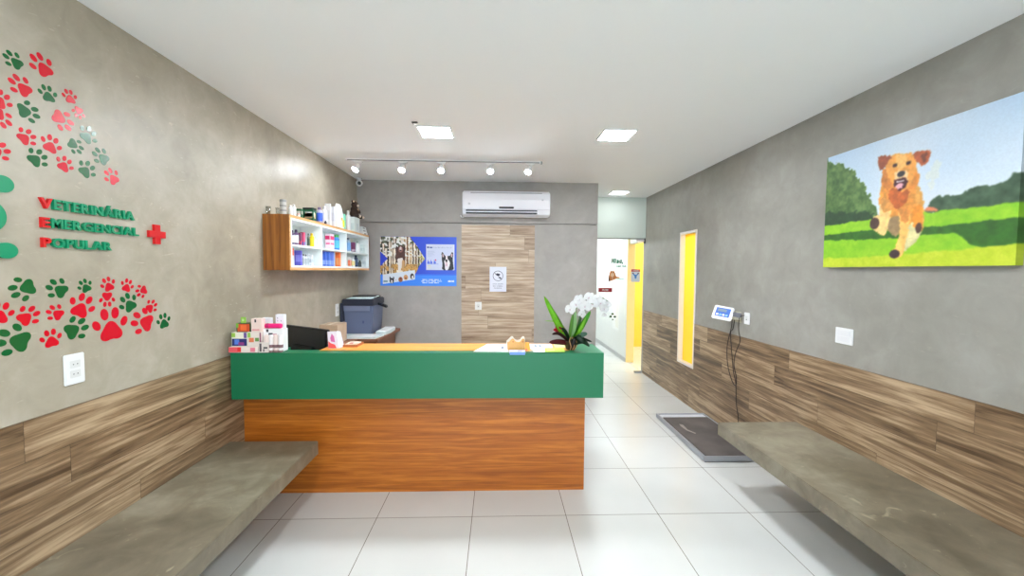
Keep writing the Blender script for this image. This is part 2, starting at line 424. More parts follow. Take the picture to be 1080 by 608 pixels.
# narrow window
wn = st(thing('window_1', '', ''))
del wn['label']; del wn['category']
bm = bmesh.new()
fx0, fx1 = XR-.004, XR+.095
for a in ((fx0, fx1, WY0, WY0+.014, WZ0, WZ1), (fx0, fx1, WY1-.014, WY1, WZ0, WZ1), (fx0, fx1, WY0, WY1, WZ0, WZ0+.014), (fx0, fx1, WY0, WY1, WZ1-.014, WZ1)): bx(bm, *a)
for a in ((fx0-.006, fx0+.002, WY0-.012, WY0+.014, WZ0-.012, WZ1+.012), (fx0-.006, fx0+.002, WY1-.014, WY1+.012, WZ0-.012, WZ1+.012),
          (fx0-.006, fx0+.002, WY0, WY1, WZ0-.012, WZ0+.014), (fx0-.006, fx0+.002, WY0, WY1, WZ1-.014, WZ1+.012)): bx(bm, *a)
mesh_bm('window_frame', bm, mat('window_white', (240, 236, 232), .4), wn)
box('window_pane', XR+.046, XR+.052, WY0+.014, WY1-.014, WZ0+.014, WZ1-.014, film_mat('yellow_film', (255, 233, 116)), wn)

# glass door at the hall
gd = st(thing('door_1', '', '')); del gd['label']; del gd['category']
GY = 6.085
box('glass_panel', 1.266, 2.09, GY, GY+.008, .012, 2.052, M_GLASS, gd)
box('door_leaf', 2.096, XR-.010, GY, GY+.008, .012, 2.052, M_GLASS, gd)
box('top_rail', 1.266, XR-.001, GY-.015, GY+.02, 2.052, 2.070, mat('grey_rail', (150, 156, 152), .4), gd)
box('hinge', 2.11, XR-.010, GY-.012, GY+.02, .0, .030, M_STEEL, gd, .003)
box('hinge', 2.11, XR-.010, GY-.012, GY+.02, 2.020, 2.052, mat('pale_fitting', (215, 205, 210), .4), gd, .003)
box('hinge_pin', XR-.014, XR-.002, GY-.02, GY+.02, 1.99, 2.068, M_DGREY, gd)

# ================================================================== CEILING LIGHTS
E_PANEL = 92.
M_LED = mat('led_diffuser', (240, 247, 255), .5, emit=E_PANEL)
def panel_light(x, y, label, s=.24, m=None):
    t = thing('ceiling_light', label, 'ceiling light', (x, y, ZC), 'square ceiling lights')
    bm = bmesh.new(); h = s/2; f = .012
    for a in ((-h-f, h+f, -h-f, -h), (-h-f, h+f, h, h+f), (-h-f, -h, -h, h), (h, h+f, -h, h)): bx(bm, x+a[0], x+a[1], y+a[2], y+a[3], ZC-.012, ZC)
    mesh_bm('frame', bm, M_WHITE, t)
    box('diffuser', x-h, x+h, y-h, y+h, ZC-.010, ZC, m or M_LED, t)
panel_light(-.505, 3.30, 'square white ceiling light above the left half of the counter')
panel_light(.955, 3.29, 'square white ceiling light above the right end of the counter')
panel_light(1.70, 5.68, 'small far ceiling light just before the glass door', .22, mat('far_led_diffuser', (250, 252, 255), .5, emit=10))
def area(x, y, z, sx, e, col=(.9, .95, 1), sy=None, rot=(0, 0, 0), name='lamp'):
    l = bpy.data.lights.new(name, 'AREA'); l.energy = e; l.color = col; l.size = sx; l.shape = 'RECTANGLE'; l.size_y = sy or sx
    o = bpy.data.objects.new(name, l); COL.objects.link(o); o.location = (x, y, z); o.rotation_euler = rot; return o
for x in (-.505, .955):
    for y in (.9, -1.3): area(x, y, ZC-.02, .24, 11, name='ceiling_lamp')
area(1.72, 7.9, ZC-.02, .24, 24, name='hall_lamp')
area(3.3, 4.6, ZC-.02, .6, 26, name='yellow_room_lamp'); area(3.3, 7.1, ZC-.02, .6, 26, name='yellow_room_lamp')
o = area((XL+XR)/2, Y0+.03, 1.16, 3.3, 1, sy=2.28, rot=(-PI/2, 0, 0), name='shopfront_portal'); o.data.cycles.is_portal = True
w = bpy.data.worlds.new('World'); scene.world = w; w.use_nodes = True
w.node_tree.nodes['Background'].inputs[0].default_value = (.78, .90, 1, 1); w.node_tree.nodes['Background'].inputs[1].default_value = 2.5

t = thing('ceiling_hook', 'tiny dark clip on the ceiling beside the left square light', 'hook', (-.63, 3.10, ZC))
bm = bmesh.new(); bx(bm, -.655, -.61, 3.09, 3.11, ZC-.008, ZC, .002); mesh_bm('plate', bm, M_DGREY, t)
bm = bmesh.new(); tube(bm, [(-.645, 3.10, ZC-.008), (-.645, 3.10, ZC-.018), (-.635, 3.10, ZC-.022)], .002, 6); mesh_bm('hook', bm, M_DGREY, t)

# track and spotlights
TY = 4.15
t = thing('track_rail', 'long white lighting rail on the ceiling in front of the back wall', 'light rail', (-.55, TY, ZC))
box('rail', -1.53, .43, TY-.017, TY+.017, ZC-.022, ZC, M_WHITE, t)
box('slot', -1.515, .415, TY-.0172, TY-.0150, ZC-.020, ZC-.013, M_DGREY, t)
box('end_cap', .43, .445, TY-.018, TY+.018, ZC-.024, ZC, mat('grey_cap', (140, 140, 140), .4), t)
M_SPOT = mat('spot_lens', (240, 248, 255), .4, emit=160)
sl = ['track spotlight nearest the corner with the security camera', 'second spotlight from the left end of the rail', 'middle spotlight of the ceiling rail, glaring brightest',
      'fourth spotlight from the left, over the air conditioner', 'spotlight at the right end of the ceiling rail']
for i, (x, rz) in enumerate(((-1.415, -.5), (-.965, -.15), (-.58, .0), (-.086, .05), (.318, -.5))):
    t = thing('track_spotlight', sl[i], 'spotlight', (x, TY, ZC-.022), 'spotlights on the ceiling rail')
    box('adapter', x-.045, x+.045, TY-.016, TY+.016, ZC-.038, ZC-.022, M_WHITE, t, .003)
    bm = bmesh.new(); tube(bm, [(x, TY, ZC-.038), (x, TY, ZC-.065)], .006, 8); mesh_bm('stem', bm, M_STEEL, t)
    A = Matrix.Rotation(rz, 4, 'Z') @ Matrix.Rotation(math.radians(-38), 4, 'X')
    c = Vector((x, TY+.01, ZC-.062))
    bm = bmesh.new(); lathe(bm, [(.020, .012), (.026, .004), (.030, -.03), (.038, -.062), (.038, -.070), (.031, -.070), (.030, -.060)], c, 20, A); mesh_bm('lamp_head', bm, M_WHITE, t, True)
    bm = bmesh.new(); lathe(bm, [(.0301, -.060), (.0300, -.064)], c, 20, A); mesh_bm('lens', bm, M_SPOT, t)

# security camera
c = Vector((-1.70, 5.03, ZC)); t = thing('security_camera', 'small white ball security camera with black lens in the ceiling corner', 'security camera', c)
bm = bmesh.new(); lathe(bm, [(.035, 0), (.035, -.012), (.022, -.02), (.018, -.03)], c, 20); mesh_bm('mount', bm, M_WHITE, t, False)
bm = bmesh.new(); bmesh.ops.create_uvsphere(bm, u_segments=20, v_segments=14, radius=.040, matrix=Matrix.Translation(c+Vector((0, 0, -.058)))); mesh_bm('housing', bm, M_WHITE, t, True)
d = (CPOS-(c+Vector((0, 0, -.058)))).normalized(); A = d.to_track_quat('Z', 'Y').to_matrix().to_4x4()
bm = bmesh.new(); lathe(bm, [(.021, .030), (.021, .042), (.012, .044)], c+Vector((0, 0, -.058)), 18, A); mesh_bm('lens', bm, M_BLACK, t)

# ================================================================== AIR CONDITIONER
P0, P1 = -.437, .632; Z0, Z1 = 2.222, 2.535
t = thing('air_conditioner', 'white wall-mounted split air conditioner above the wood panel', 'air conditioner', (.1, YB, Z0))
M_AC = mat('ac_shell', (240, 239, 246), .3)
prof = [(YB, Z0+.012), (YB-.13, Z0+.005), (YB-.178, Z0+.028), (YB-.198, Z0+.09), (YB-.205, Z0+.2), (YB-.195, Z0+.275), (YB-.165, Z1-.006), (YB-.14, Z1), (YB, Z1)]
bm = bmesh.new(); prism(bm, [(P0, a, b) for a, b in prof], (P1-P0, 0, 0))
es = [e for e in bm.edges if abs(e.verts[0].co.x-e.verts[1].co.x) < 1e-6]
bmesh.ops.bevel(bm, geom=es, offset=.012, segments=3, affect='EDGES'); mesh_bm('housing', bm, M_AC, t)
box('top_slot', P0+.10, P1-.10, YB-.190, YB-.16, Z1-.034, Z1-.026, mat('ac_slot', (120, 118, 128), .5), t)
box('air_vent', P0+.045, P1-.16, YB-.199, YB-.16, Z0+.032, Z0+.050, mat('ac_dark', (52, 52, 62), .5), t)
box('air_vent', P0+.045, P1-.16, YB-.203, YB-.16, Z0+.060, Z0+.078, mat('ac_dark', (52, 52, 62), .5), t)
box('louver', P0+.045, P1-.16, YB-.206, YB-.165, Z0+.050, Z0+.060, M_AC, t, .002)
box('display', P0+.445, P0+.625, YB-.2075, YB-.18, Z0+.096, Z0+.116, mat('ac_display', (34, 34, 48), .2), t, .003)
box('front_seam', P0+.01, P1-.01, YB-.2045, YB-.19, Z0+.086, Z0+.088, mat('ac_seam', (200, 198, 206), .5), t)
for x, z in ((P0+.085, Z0+.15), (P1-.095, Z0+.20)): box('badge', x-.014, x+.014, YB-.2065, YB-.19, z-.012, z+.012, mat('ac_badge', (205, 205, 214), .4), t, .003)
bm = bmesh.new(); tube(bm, ncurve([(P0+.03, YB-.05, Z0+.03), (P0-.01, YB-.05, Z0+.0), (P0-.03, YB-.03, Z0+.02), (P0-.035, YB-.005, Z0+.03)]), .008, 8); mesh_bm('drain_hose', bm, M_WHITE, t, True)

# ================================================================== COUNTER
CX0, CX1, CY, CZ = XL+.009, .712, 2.65, 1.020
t = thing('reception_counter', 'green and teak reception counter running from the left wall', 'counter', (-.5, 2.8, 0))
bm = bmesh.new()
bx(bm, CX0+.016, CX1, CY, CY+.05, .715, CZ); bx(bm, -1.2, CX1, CY+.05, 2.96, .76, CZ-.002); bx(bm, CX0+.016, -1.2, CY+.05, CY+.105, .76, CZ); bx(bm, CX0+.016, -1.45, CY+.105, CY+.2, .9, CZ)
bx(bm, CX1-.22, CX1, CY+.05, 2.98, .715, CZ)
mesh_bm('fascia', bm, M_GREEN, t)
bm = bmesh.new(); bx(bm, -1.2, CX1-.22, CY+.085, 2.985, CZ-.002, CZ+.002); mesh_bm('worktop', bm, M_TOP, t)
bm = bmesh.new(); bx(bm, CX0, .622, 2.80, 2.84, 0, .714); bx(bm, .592, .622, 2.84, 3.4, 0, .70); mesh_bm('front_panel', bm, M_TEAK, t)
bm = bmesh.new(); bx(bm, CX0, .592, 2.84, 3.42, .715, .742); mesh_bm('desk_surface', bm, M_TEAK, t)
CT = CZ+.002

# ================================================================== BENCHES
def bench(name, x0, x1, y0, y1, zt, zb, label):
    bm = bmesh.new(); bx(bm, x0, x1, y0, y1, zb, zt, .004, 2)
    return tag(mesh_bm(name, bm, M_BENCH), label, 'bench')
bench('concrete_bench', XL+.008, -1.180, -.6, 2.65, .436, .346, 'floating concrete slab bench along the left wall below the paw prints')
bench('concrete_bench', 1.634, XR-.008, -.6, 2.88, .455, .362, 'floating concrete slab bench along the right wall below the dog picture')

# ================================================================== WALL CABINET
KX = -1.562; KY0, KY1, KZ0, KZ1 = 3.08, 4.955, 1.558, 1.978
t = thing('wall_cabinet', 'wooden wall cabinet with white shelves holding pet medicines', 'cabinet', (XL, 4.0, KZ0))
s = .022
box('side_panel', XL, KX, KY0, KY0+s, KZ0, KZ1, M_TEAKY, t); box('side_panel', XL, KX, KY1-s, KY1, KZ0, KZ1, M_TEAKY, t)
box('top_panel', XL, KX, KY0+s, KY1-s, KZ1-s, KZ1, M_OAK, t); box('bottom_panel', XL, KX, KY0+s, KY1-s, KZ0, KZ0+s, M_OAK, t)
M_LAM = mat('white_laminate', (240, 246, 246), .4)
box('edge_band', KX-.001, KX+.002, KY0, KY0+.018, KZ0, KZ1, M_OAK, t)
box('back_panel', XL, XL+.012, KY0+s, KY1-s, KZ0+s, KZ1-s, M_LAM, t)
bm = bmesh.new(); i0, i1, j0, j1 = KY0+s, KY1-s, KZ0+s, KZ1-s
for a in ((i0, i1, j0, j0+.016), (i0, i1, j1-.016, j1), (i0, i0+.016, j0+.016, j1-.016), (i1-.016, i1, j0+.016, j1-.016)): bx(bm, XL+.012, KX+.001, *a)
mesh_bm('white_lining', bm, M_LAM, t)
D1, D2, SZ = 3.635, 4.215, 1.750
for y in (D1, D2): box('divider', XL+.012, KX+.001, y-.009, y+.009, j0+.016, j1-.016, M_LAM, t)
for a, b in ((i0+.016, D1-.009), (D1+.009, D2-.009), (D2+.009, i1-.016)): box('shelf', XL+.012, KX-.004, a, b, SZ-.008, SZ+.008, M_LAM, t)

# --- product makers: front face looks towards +x ; returns thing
def yat(px, x): return at(px, 250, 0, x).y
def zat(px, py, x): return at(px, py, 0, x).z
def span(p0, p1, xf, dmax):
    y1 = yat(p1, xf); d = dmax; y0 = yat(p0, xf-d)
    if y1-y0 < .028:
        y0 = y1-.028
        d = max(.02, min(dmax, -(xf)-0) and dmax)
    return y0, y1, d
def pbox(p0, p1, pt, z0, col, label, group, name='medicine_box', panels=(), xf=-1.59, d=.06, cat='box', h=None):
    y0, y1, d = span(p0, p1, xf, d); zt = zat(p1, pt, xf) if h is None else z0+h
    t = thing(name, label, cat, (xf-d/2, (y0+y1)/2, z0), group)
    box('carton', xf-d, xf, y0, y1, z0, zt, mat('carton_%d_%d_%d' % col, col, .45), t, .0015)
    for (u0, v0, u1, v1, c) in panels:
        H = zt-z0; W = y1-y0
        box('printed_panel', xf-.0005, xf+.0008, y0+u0*W, y0+u1*W, z0+v0*H, z0+v1*H, mat('ink_%d_%d_%d' % c, c, .45), t)
        box('printed_panel', xf-d+d*(.08 if u0 < .1 else .2), xf-d*.08, y0-.0008, y0+.0005, z0+v0*H, z0+v1*H, mat('ink_%d_%d_%d' % c, c, .45), t)
    return t
def pbottle(pc, pt, z0, r, body, cap, lab, label, group, name='medicine_bottle', xc=-1.62, h=None, neck=.45, cat='bottle'):
    y = yat(pc, xc); zt = zat(pc, pt, xc) if h is None else z0+h; H = zt-z0
    t = thing(name, label, cat, (xc, y, z0), group)
    bm = bmesh.new(); lathe(bm, [(r*.9, 0), (r, H*.03), (r, H*.72), (r*.85, H*.78), (r*neck, H*.82), (r*neck, H*.85)], (xc, y, z0), 16); mesh_bm('bottle_body', bm, mat('glaze_%d_%d_%d' % body, body, .3), t, True)
    bm = bmesh.new(); lathe(bm, [(r*neck*1.2, H*.84), (r*neck*1.2, H*.985), (r*neck, H)], (xc, y, z0), 16); mesh_bm('cap', bm, mat('cap_%d_%d_%d' % cap, cap, .35), t)
    if lab:
        bm = bmesh.new(); lathe(bm, [(r*1.015, H*.14), (r*1.015, H*.64)], (xc, y, z0), 16); mesh_bm('label', bm, mat('ink_%d_%d_%d' % lab, lab, .45), t)
    return t
W_ = (238, 240, 242)
zs, zb = SZ+.008, j0+.016
g = 'medicines on the upper left shelf'
pbottle(308.2, 243, zs, .018, (96, 70, 110), (70, 50, 90), W_, 'purple bottle with white label, first on the upper shelf', g, xc=-1.60)
pbottle(312.2, 242.5, zs, .019, (110, 80, 120), (60, 46, 84), W_, 'purple bottle with white label, second on the upper shelf', g, xc=-1.60)
pbox(314, 318.5, 246, zs, (112, 62, 92), 'plum medicine box beside the purple bottles', g, panels=((.1, .1, .9, .35, (190, 60, 90)),), d=.035)
pbox(318.5, 322, 245.5, zs, (232, 92, 130), 'pink medicine box in the upper left compartment', g, panels=((.2, .05, .9, .3, (90, 110, 190)),), d=.03)
pbottle(325.3, 246.5, zs, .011, (120, 126, 112), (80, 90, 80), (60, 80, 66), 'slim dark green vial beside the yellow bottle', g)
pbottle(328.8, 246.3, zs, .020, (240, 214, 20), (225, 180, 20), (250, 226, 40), 'yellow bottle in the upper left compartment', g)
pbottle(332.0, 252, zs, .014, W_, (205, 215, 225), None, 'tiny white jar right of the yellow bottle', g, xc=-1.60)
pbottle(335.2, 249.5, zs, .019, (226, 226, 240), (150, 120, 200), (176, 160, 214), 'white bottle with lilac cap by the left divider', g)
g = 'medicines on the lower left shelf'
pbox(306.5, 309.8, 261, zb, (222, 224, 228), 'white and salmon box at the near end of the lower shelf', g, panels=((.1, .55, .95, .95, (238, 120, 110)),), d=.03)
pbox(311, 318.5, 264.5, zb, (98, 92, 200), 'violet blue box on the lower left shelf', g, panels=((.15, .25, .85, .7, (140, 136, 226)),), d=.05)
for i, (p, q, l) in enumerate(((319.8, 268, 'grey capped little vial right of the violet box'), (322.3, 268.5, 'second grey capped vial from the violet box'), (325, 267.8, 'third little vial from the violet box, white cap'))):
    pbottle(p, q, zb, .012, (226, 230, 232), ((120, 126, 130), (130, 136, 140), W_)[i], (186, 196, 200), l, g)
pbox(325.8, 330, 269, zb, (232, 234, 236), 'small white box near the middle of the lower left shelf', g, panels=((.2, .3, .8, .6, (190, 198, 206)),), d=.03)
pbottle(334.4, 271, zb, .015, (230, 234, 236), W_, None, 'white jar against the left divider, lower shelf', g)
g = 'medicines in the middle compartments'
pbox(342.5, 352.5, 247.5, zs, (246, 222, 232), 'tall white and pink box with magenta band, upper middle shelf', g, panels=((.05, .62, .95, .86, (230, 40, 110)), (.1, .3, .9, .42, (238, 120, 160))), d=.05)
pbottle(354.6, 248, zs, .030, (60, 130, 220), (80, 170, 90), (90, 190, 220), 'blue bottle with green cap, upper middle shelf', g, neck=.7)
for i, (a, b) in enumerate(((340.8, 344.4), (344.6, 348.2), (348.4, 352.4))):
    pbox(a, b, 265.2+i*.4, zb, ((66, 108, 216), (76, 122, 226), (120, 140, 230))[i], ('blue box next to the left divider, lower middle shelf', 'middle one of three blue boxes, lower middle shelf', 'paler blue box, third of three, lower middle shelf')[i], g, panels=((.1, .1, .9, .4, (150, 176, 240)),), d=.035)
pbox(353.2, 359.3, 266.5, zb, (246, 120, 60), 'orange box on the lower middle shelf', g, panels=((.35, .1, .9, .6, (250, 170, 110)),), d=.04)
g = 'medicines in the far right compartments'
pbottle(367.3, 251, zs, .024, (150, 176, 200), (96, 106, 120), (120, 170, 220), 'grey blue bottle by the right divider, upper shelf', g)
pbox(370, 374.8, 256, zs, (124, 62, 98), 'plum purple box on the upper right shelf', g, panels=((.1, .1, .9, .3, (226, 200, 214)),), d=.04)
pbottle(377.0, 254.5, zs, .020, W_, (170, 190, 180), None, 'slim white bottle on the upper right shelf', g)
pbox(379.3, 384.5, 258.5, zs, (214, 226, 226), 'pale grey box at the far end of the upper shelf', g, panels=((.2, .3, .8, .6, (190, 206, 210)),), d=.04)
pbox(366.8, 370.4, 271.5, zb, (238, 232, 230), 'white and orange box on the lower right shelf', g, panels=((.1, .1, .9, .7, (244, 130, 90)),), d=.035)
pbottle(372.3, 272, zb, .018, W_, W_, (244, 226, 160), 'white bottle with cream label on the lower right shelf', g)
pbottle(375.0, 269.4, zb, .024, (52, 66, 90), (36, 44, 60), (70, 90, 120), 'dark navy bottle on the lower right shelf', g)
pbottle(379.2, 275, zb, .020, (90, 96, 96), (60, 66, 66), None, 'short dark grey jar on the lower right shelf', g)
pbox(381, 385.5, 272, zb, (224, 232, 234), 'pale box at the far end of the lower shelf', g, panels=((.2, .3, .8, .6, (200, 212, 216)),), d=.04)

# items on top of the cabinet
zt_ = KZ1; g = 'things on top of the wall cabinet'
for i, (x, y) in enumerate(((-1.735, 3.12), (-1.70, 3.19))):
    t = thing('glass_tumbler', ('empty clear tumbler at the wall end of the cabinet top', 'clear tumbler beside another, nearer the grey tin')[i], 'glass', (x, y, zt_), g)
    bm = bmesh.new(); lathe(bm, [(.014, 0), (.018, .06), (.0165, .06), (.0125, .004)], (x, y, zt_), 16); mesh_bm('glass_wall', bm, M_CUP, t, True)
    bm = bmesh.new(); lathe(bm, [(.0185, .0585), (.0185, .061), (.0165, .061)], (x, y, zt_), 16); mesh_bm('rim', bm, M_CUP, t)
x, y = -1.645, 3.16
t = thing('stacked_tin', 'tall grey banded tin at the near corner of the cabinet top', 'tin', (x, y, zt_), g)
bm = bmesh.new(); lathe(bm, [(.022, 0), (.023, .004), (.023, .1)], (x, y, zt_), 20); mesh_bm('tin_body', bm, mat('tin_grey', (188, 186, 180), .35), t)
bm = bmesh.new(); lathe(bm, [(.0245, .1), (.0245, .117), (.022, .120)], (x, y, zt_), 20); mesh_bm('lid', bm, mat('lid_grey', (150, 150, 148), .4), t)
for k in (.03, .065):
    bm = bmesh.new(); lathe(bm, [(.0236, k), (.0236, k+.012)], (x, y, zt_), 20); mesh_bm('band', bm, mat('band_grey', (150, 148, 144), .4), t)
def tb(*a, **k): return pbottle(*a, **k)
tb(307.0, 217, zt_, .016, W_, W_, (225, 225, 222), 'first small white bottle right of the grey tin', g, xc=-1.60)
tb(310.5, 216, zt_, .016, W_, (228, 228, 228), None, 'second small white bottle right of the grey tin', g, xc=-1.60)
tb(315.5, 225, zt_, .012, (226, 90, 70), W_, (240, 236, 230), 'little red and white jar in front of the green box', g, xc=-1.58)
pbox(314, 320, 221, zt_, (30, 96, 62), 'small dark green box behind the green cat food box', g, xf=-1.64, d=.06, name='pet_food_box', panels=((.2, .5, .8, .8, (200, 200, 190)),))
pbox(319.5, 334, 220.5, zt_, (14, 92, 60), 'green pet food box with a cat picture', g, xf=-1.60, d=.09, name='pet_food_box', panels=((.0, .86, 1, 1, (28, 40, 34)), (.3, .25, .72, .62, (206, 178, 140)), (.2, .35, .32, .7, W_)))
tb(337.3, 219, zt_, .026, (190, 186, 210), (130, 110, 150), (60, 100, 220), 'white and blue bottle with purple cap by the green box', g, xc=-1.60)
tb(342.5, 218, zt_, .024, (238, 238, 240), (226, 226, 230), (228, 230, 236), 'white bottle between the purple capped bottle and the cartons', g, xc=-1.60)
tb(343.6, 233, zt_, .010, (60, 60, 66), (40, 40, 44), None, 'tiny black bottle standing in front of the white cartons', g, xc=-1.575)
pbox(345, 349.8, 215.5, zt_, (236, 238, 242), 'tall slim white carton left of the white treat bag', g, xf=-1.61, d=.05, panels=((.2, .3, .8, .7, (222, 226, 234)),))
pbox(349.6, 354, 218.5, zt_, (228, 230, 238), 'second slim white carton touching the treat bag', g, xf=-1.61, d=.04, panels=((.2, .3, .8, .7, (214, 216, 228)),))
# big bag
y0, y1 = yat(354.5, -1.64), yat(363.8, -1.60); zt = zat(360, 215, -1.60)
t = thing('treat_bag', 'large white standing bag with mint edge and yellow mark', 'bag', (-1.64, (y0+y1)/2, zt_), g)
bm = bmesh.new(); H = zt-zt_
pts = [(0, .0), (.05, -.035), (.5, -.05), (.95, -.035), (1, 0), (.95, .035), (.5, .05), (.05, .035)]
rings = []
for k, (zz, sc, wd) in enumerate(((0, 1, .94), (.1, 1.1, 1), (.5, .9, .98), (.85, .45, .97), (.96, .1, .96), (1, .08, .9))):
    rings.append([bm.verts.new((-1.64+q*sc, y0+(.5+(p-.5)*wd)*(y1-y0), zt_+zz*H)) for p, q in pts])
for a, b in zip(rings, rings[1:]):
    for k in range(8): bm.faces.new((a[k], a[(k+1) % 8], b[(k+1) % 8], b[k]))
bm.faces.new(rings[0]); bm.faces.new(rings[-1]); mesh_bm('pouch', bm, mat('pouch_white', (240, 243, 242), .35), t, False)
box('mint_stripe', -1.598, -1.585, y0+.66*(y1-y0), y1-.01, zt_+.02*H, zt_+.62*H, mat('mint', (150, 230, 205), .4), t, .003)
box('yellow_mark', -1.592, -1.583, y0+.36*(y1-y0), y0+.62*(y1-y0), zt_+.08*H, zt_+.36*H, mat('lemon', (232, 236, 50), .4), t, .003)
box('orange_mark', -1.596, -1.588, y0+.12*(y1-y0), y0+.36*(y1-y0), zt_+.33*H, zt_+.45*H, mat('peach', (245, 205, 130), .4), t, .003)
tb(367.3, 222.5, zt_, .024, W_, (244, 244, 244), None, 'white bottle between the treat bag and the figurine', g, xc=-1.64)
pbox(364.8, 379.5, 230.8, zt_, (226, 238, 236), 'wide pale box the dark figurine sits on', g, xf=-1.60, d=.1, panels=((.3, .2, .7, .6, (210, 226, 228)),))
bz = zat(379.5, 230.8, -1.60)
# small stack at far end
y0 = 4.78
for k, (dy, h, l, c) in enumerate(((0, .032, 'bottom one of the small white boxes at the far end', W_), (-.03, .030, 'middle one of the small white boxes at the far end', (222, 226, 228)), (-.05, .028, 'top one of the small white boxes at the far end', (214, 220, 222)))):
    zz = zt_+sum((.032, .030, .028)[:k]); t = thing('small_box', l, 'box', (-1.62, y0+.1+dy, zz), 'small white boxes stacked on the cabinet')
    box('carton', -1.66, -1.58, y0+.02+dy, y0+.17+dy, zz, zz+h, mat('sbox%d' % k, c, .45), t, .002)
    box('printed_panel', -1.5805, -1.579, y0+.05+dy, y0+.12+dy, zz+.006, zz+h*.55, mat('ink_120_120_126', (120, 120, 126), .5), t)
# figurine: seated dark animal with light patches (one continuous skinned body)
fy = yat(374.5, -1.65); fc = Vector((-1.655, fy, bz)); fh = zat(374.5, 212, -1.65)-bz
t = thing('plush_figurine', 'dark brown seated animal figurine with cream muzzle on the pale box', 'figurine', fc, g)
k = fh/.17
def fp(x, y, z): return fc+Vector((x, y, z))*k
bm = bmesh.new()
def blob(bm, p, r, sc=(1, 1, 1)):
    bmesh.ops.create_uvsphere(bm, u_segments=14, v_segments=10, radius=1, matrix=Matrix.Translation(p) @ Matrix.Diagonal((r*sc[0], r*sc[1], r*sc[2], 1)))
blob(bm, fp(0, 0, .045), .045*k, (.9, 1, 1)); blob(bm, fp(0, 0, .085), .036*k); blob(bm, fp(.005, 0, .13), .034*k, (1, 1, .95))
for s_ in (-1, 1):
    blob(bm, fp(-.004, s_*.03, .158), .013*k); tube(bm, [fp(.01, s_*.035, .10), fp(.035, s_*.04, .07), fp(.045, s_*.02, .055)], [.013*k, .012*k, .010*k], 8)
    tube(bm, [fp(.01, s_*.03, .018), fp(.045, s_*.045, .016), fp(.065, s_*.045, .015)], [.018*k, .016*k, .012*k], 8)
body = mesh_bm('body', bm, mat('brown_plush', (64, 48, 40), .8), t, True)
rm = body.modifiers.new('r', 'REMESH'); rm.mode = 'VOXEL'; rm.voxel_size = .0035; rm.use_smooth_shade = True
bm = bmesh.new(); blob(bm, fp(.032, 0, .122), .016*k, (.8, 1.1, .8)); mesh_bm('muzzle', bm, mat('cream_plush', (226, 210, 190), .8), t, True)
bm = bmesh.new(); blob(bm, fp(.034, 0, .078), .017*k, (.5, 1, 1.2)); mesh_bm('belly_patch', bm, mat('tan_plush', (190, 150, 120), .8), t, True)
for s_ in (-1, 1):
    bm = bmesh.new(); blob(bm, fp(.004, s_*.033, .158), .0095*k); mesh_bm('inner_ear', bm, mat('cream_plush', (226, 210, 190), .8), t, True)
    bm = bmesh.new(); blob(bm, fp(.068, s_*.045, .015), .012*k); mesh_bm('foot_pad', bm, mat('cream_plush', (226, 210, 190), .8), t, True)

# ================================================================== PAW PRINTS
def wl(px, py, off=0.0): return at(px, py, 0, XL)
pad_out = [(-.50, -.36), (-.28, -.46), (0, -.38), (.28, -.46), (.50, -.36), (.52, -.12), (.34, .12), (.20, .34), (0, .44), (-.20, .34), (-.34, .12), (-.52, -.12)]
toes = [(-.62, .30, .155, .22, .5), (-.24, .72, .17, .25, .12), (.24, .72, .17, .25, -.12), (.62, .30, .155, .22, -.5)]
def mesh2d(name, outline, th=.0012):
    bm = bmesh.new(); prism(bm, [(0, a, b) for a, b in outline], (th, 0, 0)); bmesh.ops.recalc_face_normals(bm, faces=bm.faces)
    me = bpy.data.meshes.new(name); bm.to_mesh(me); bm.free(); return me
ME = {}
for nm, m in (('red', M_PAWR), ('green', M_PAWG)):
    a = mesh2d('pad', [(p.x*.97, p.y*.97) for p in smooth_closed([Vector(q+(0,)) for q in pad_out], 2)]); a.materials.append(m)
    ts = []
    for cx, cy, rx, ry, ang in toes:
        o_ = []
        for q in range(18):
            u, v = rx*1.02*math.cos(2*PI*q/18), ry*1.02*math.sin(2*PI*q/18); o_.append((cx+u*math.cos(ang)-v*math.sin(ang), cy+u*math.sin(ang)+v*math.cos(ang)))
        me = mesh2d('toe', o_); me.materials.append(m); ts.append(me)
    ME[nm] = (a, ts)
TM = .51   # distance pad centre to mean toe centre in the unit paw
def paw(c, pad, toe, label, grp, k=1.0):
    a, b = wl(*pad), wl(*toe)
    dy, dz = b.y-a.y, b.z-a.z; sc = math.hypot(dy, dz)/(TM+.02)*k*.86
    # unit paw: local y (first) = right, z = toes. seen from +x looking to -x the photo's right is +y
    ang = math.atan2(dz, dy)-PI/2
    t = thing('paw_print', label, 'paw print', (XL, a.y, a.z), grp); t.rotation_euler = (ang, 0, 0); t.scale = (1, sc, sc)
    for nm, me in [('pad', ME[c][0])]+[('toe', q) for q in ME[c][1]]:
        o = bpy.data.objects.new(nm, me); COL.objects.link(o); o.parent = t
GU, GL = 'vinyl paw prints above the lettering', 'vinyl paw prints below the lettering'
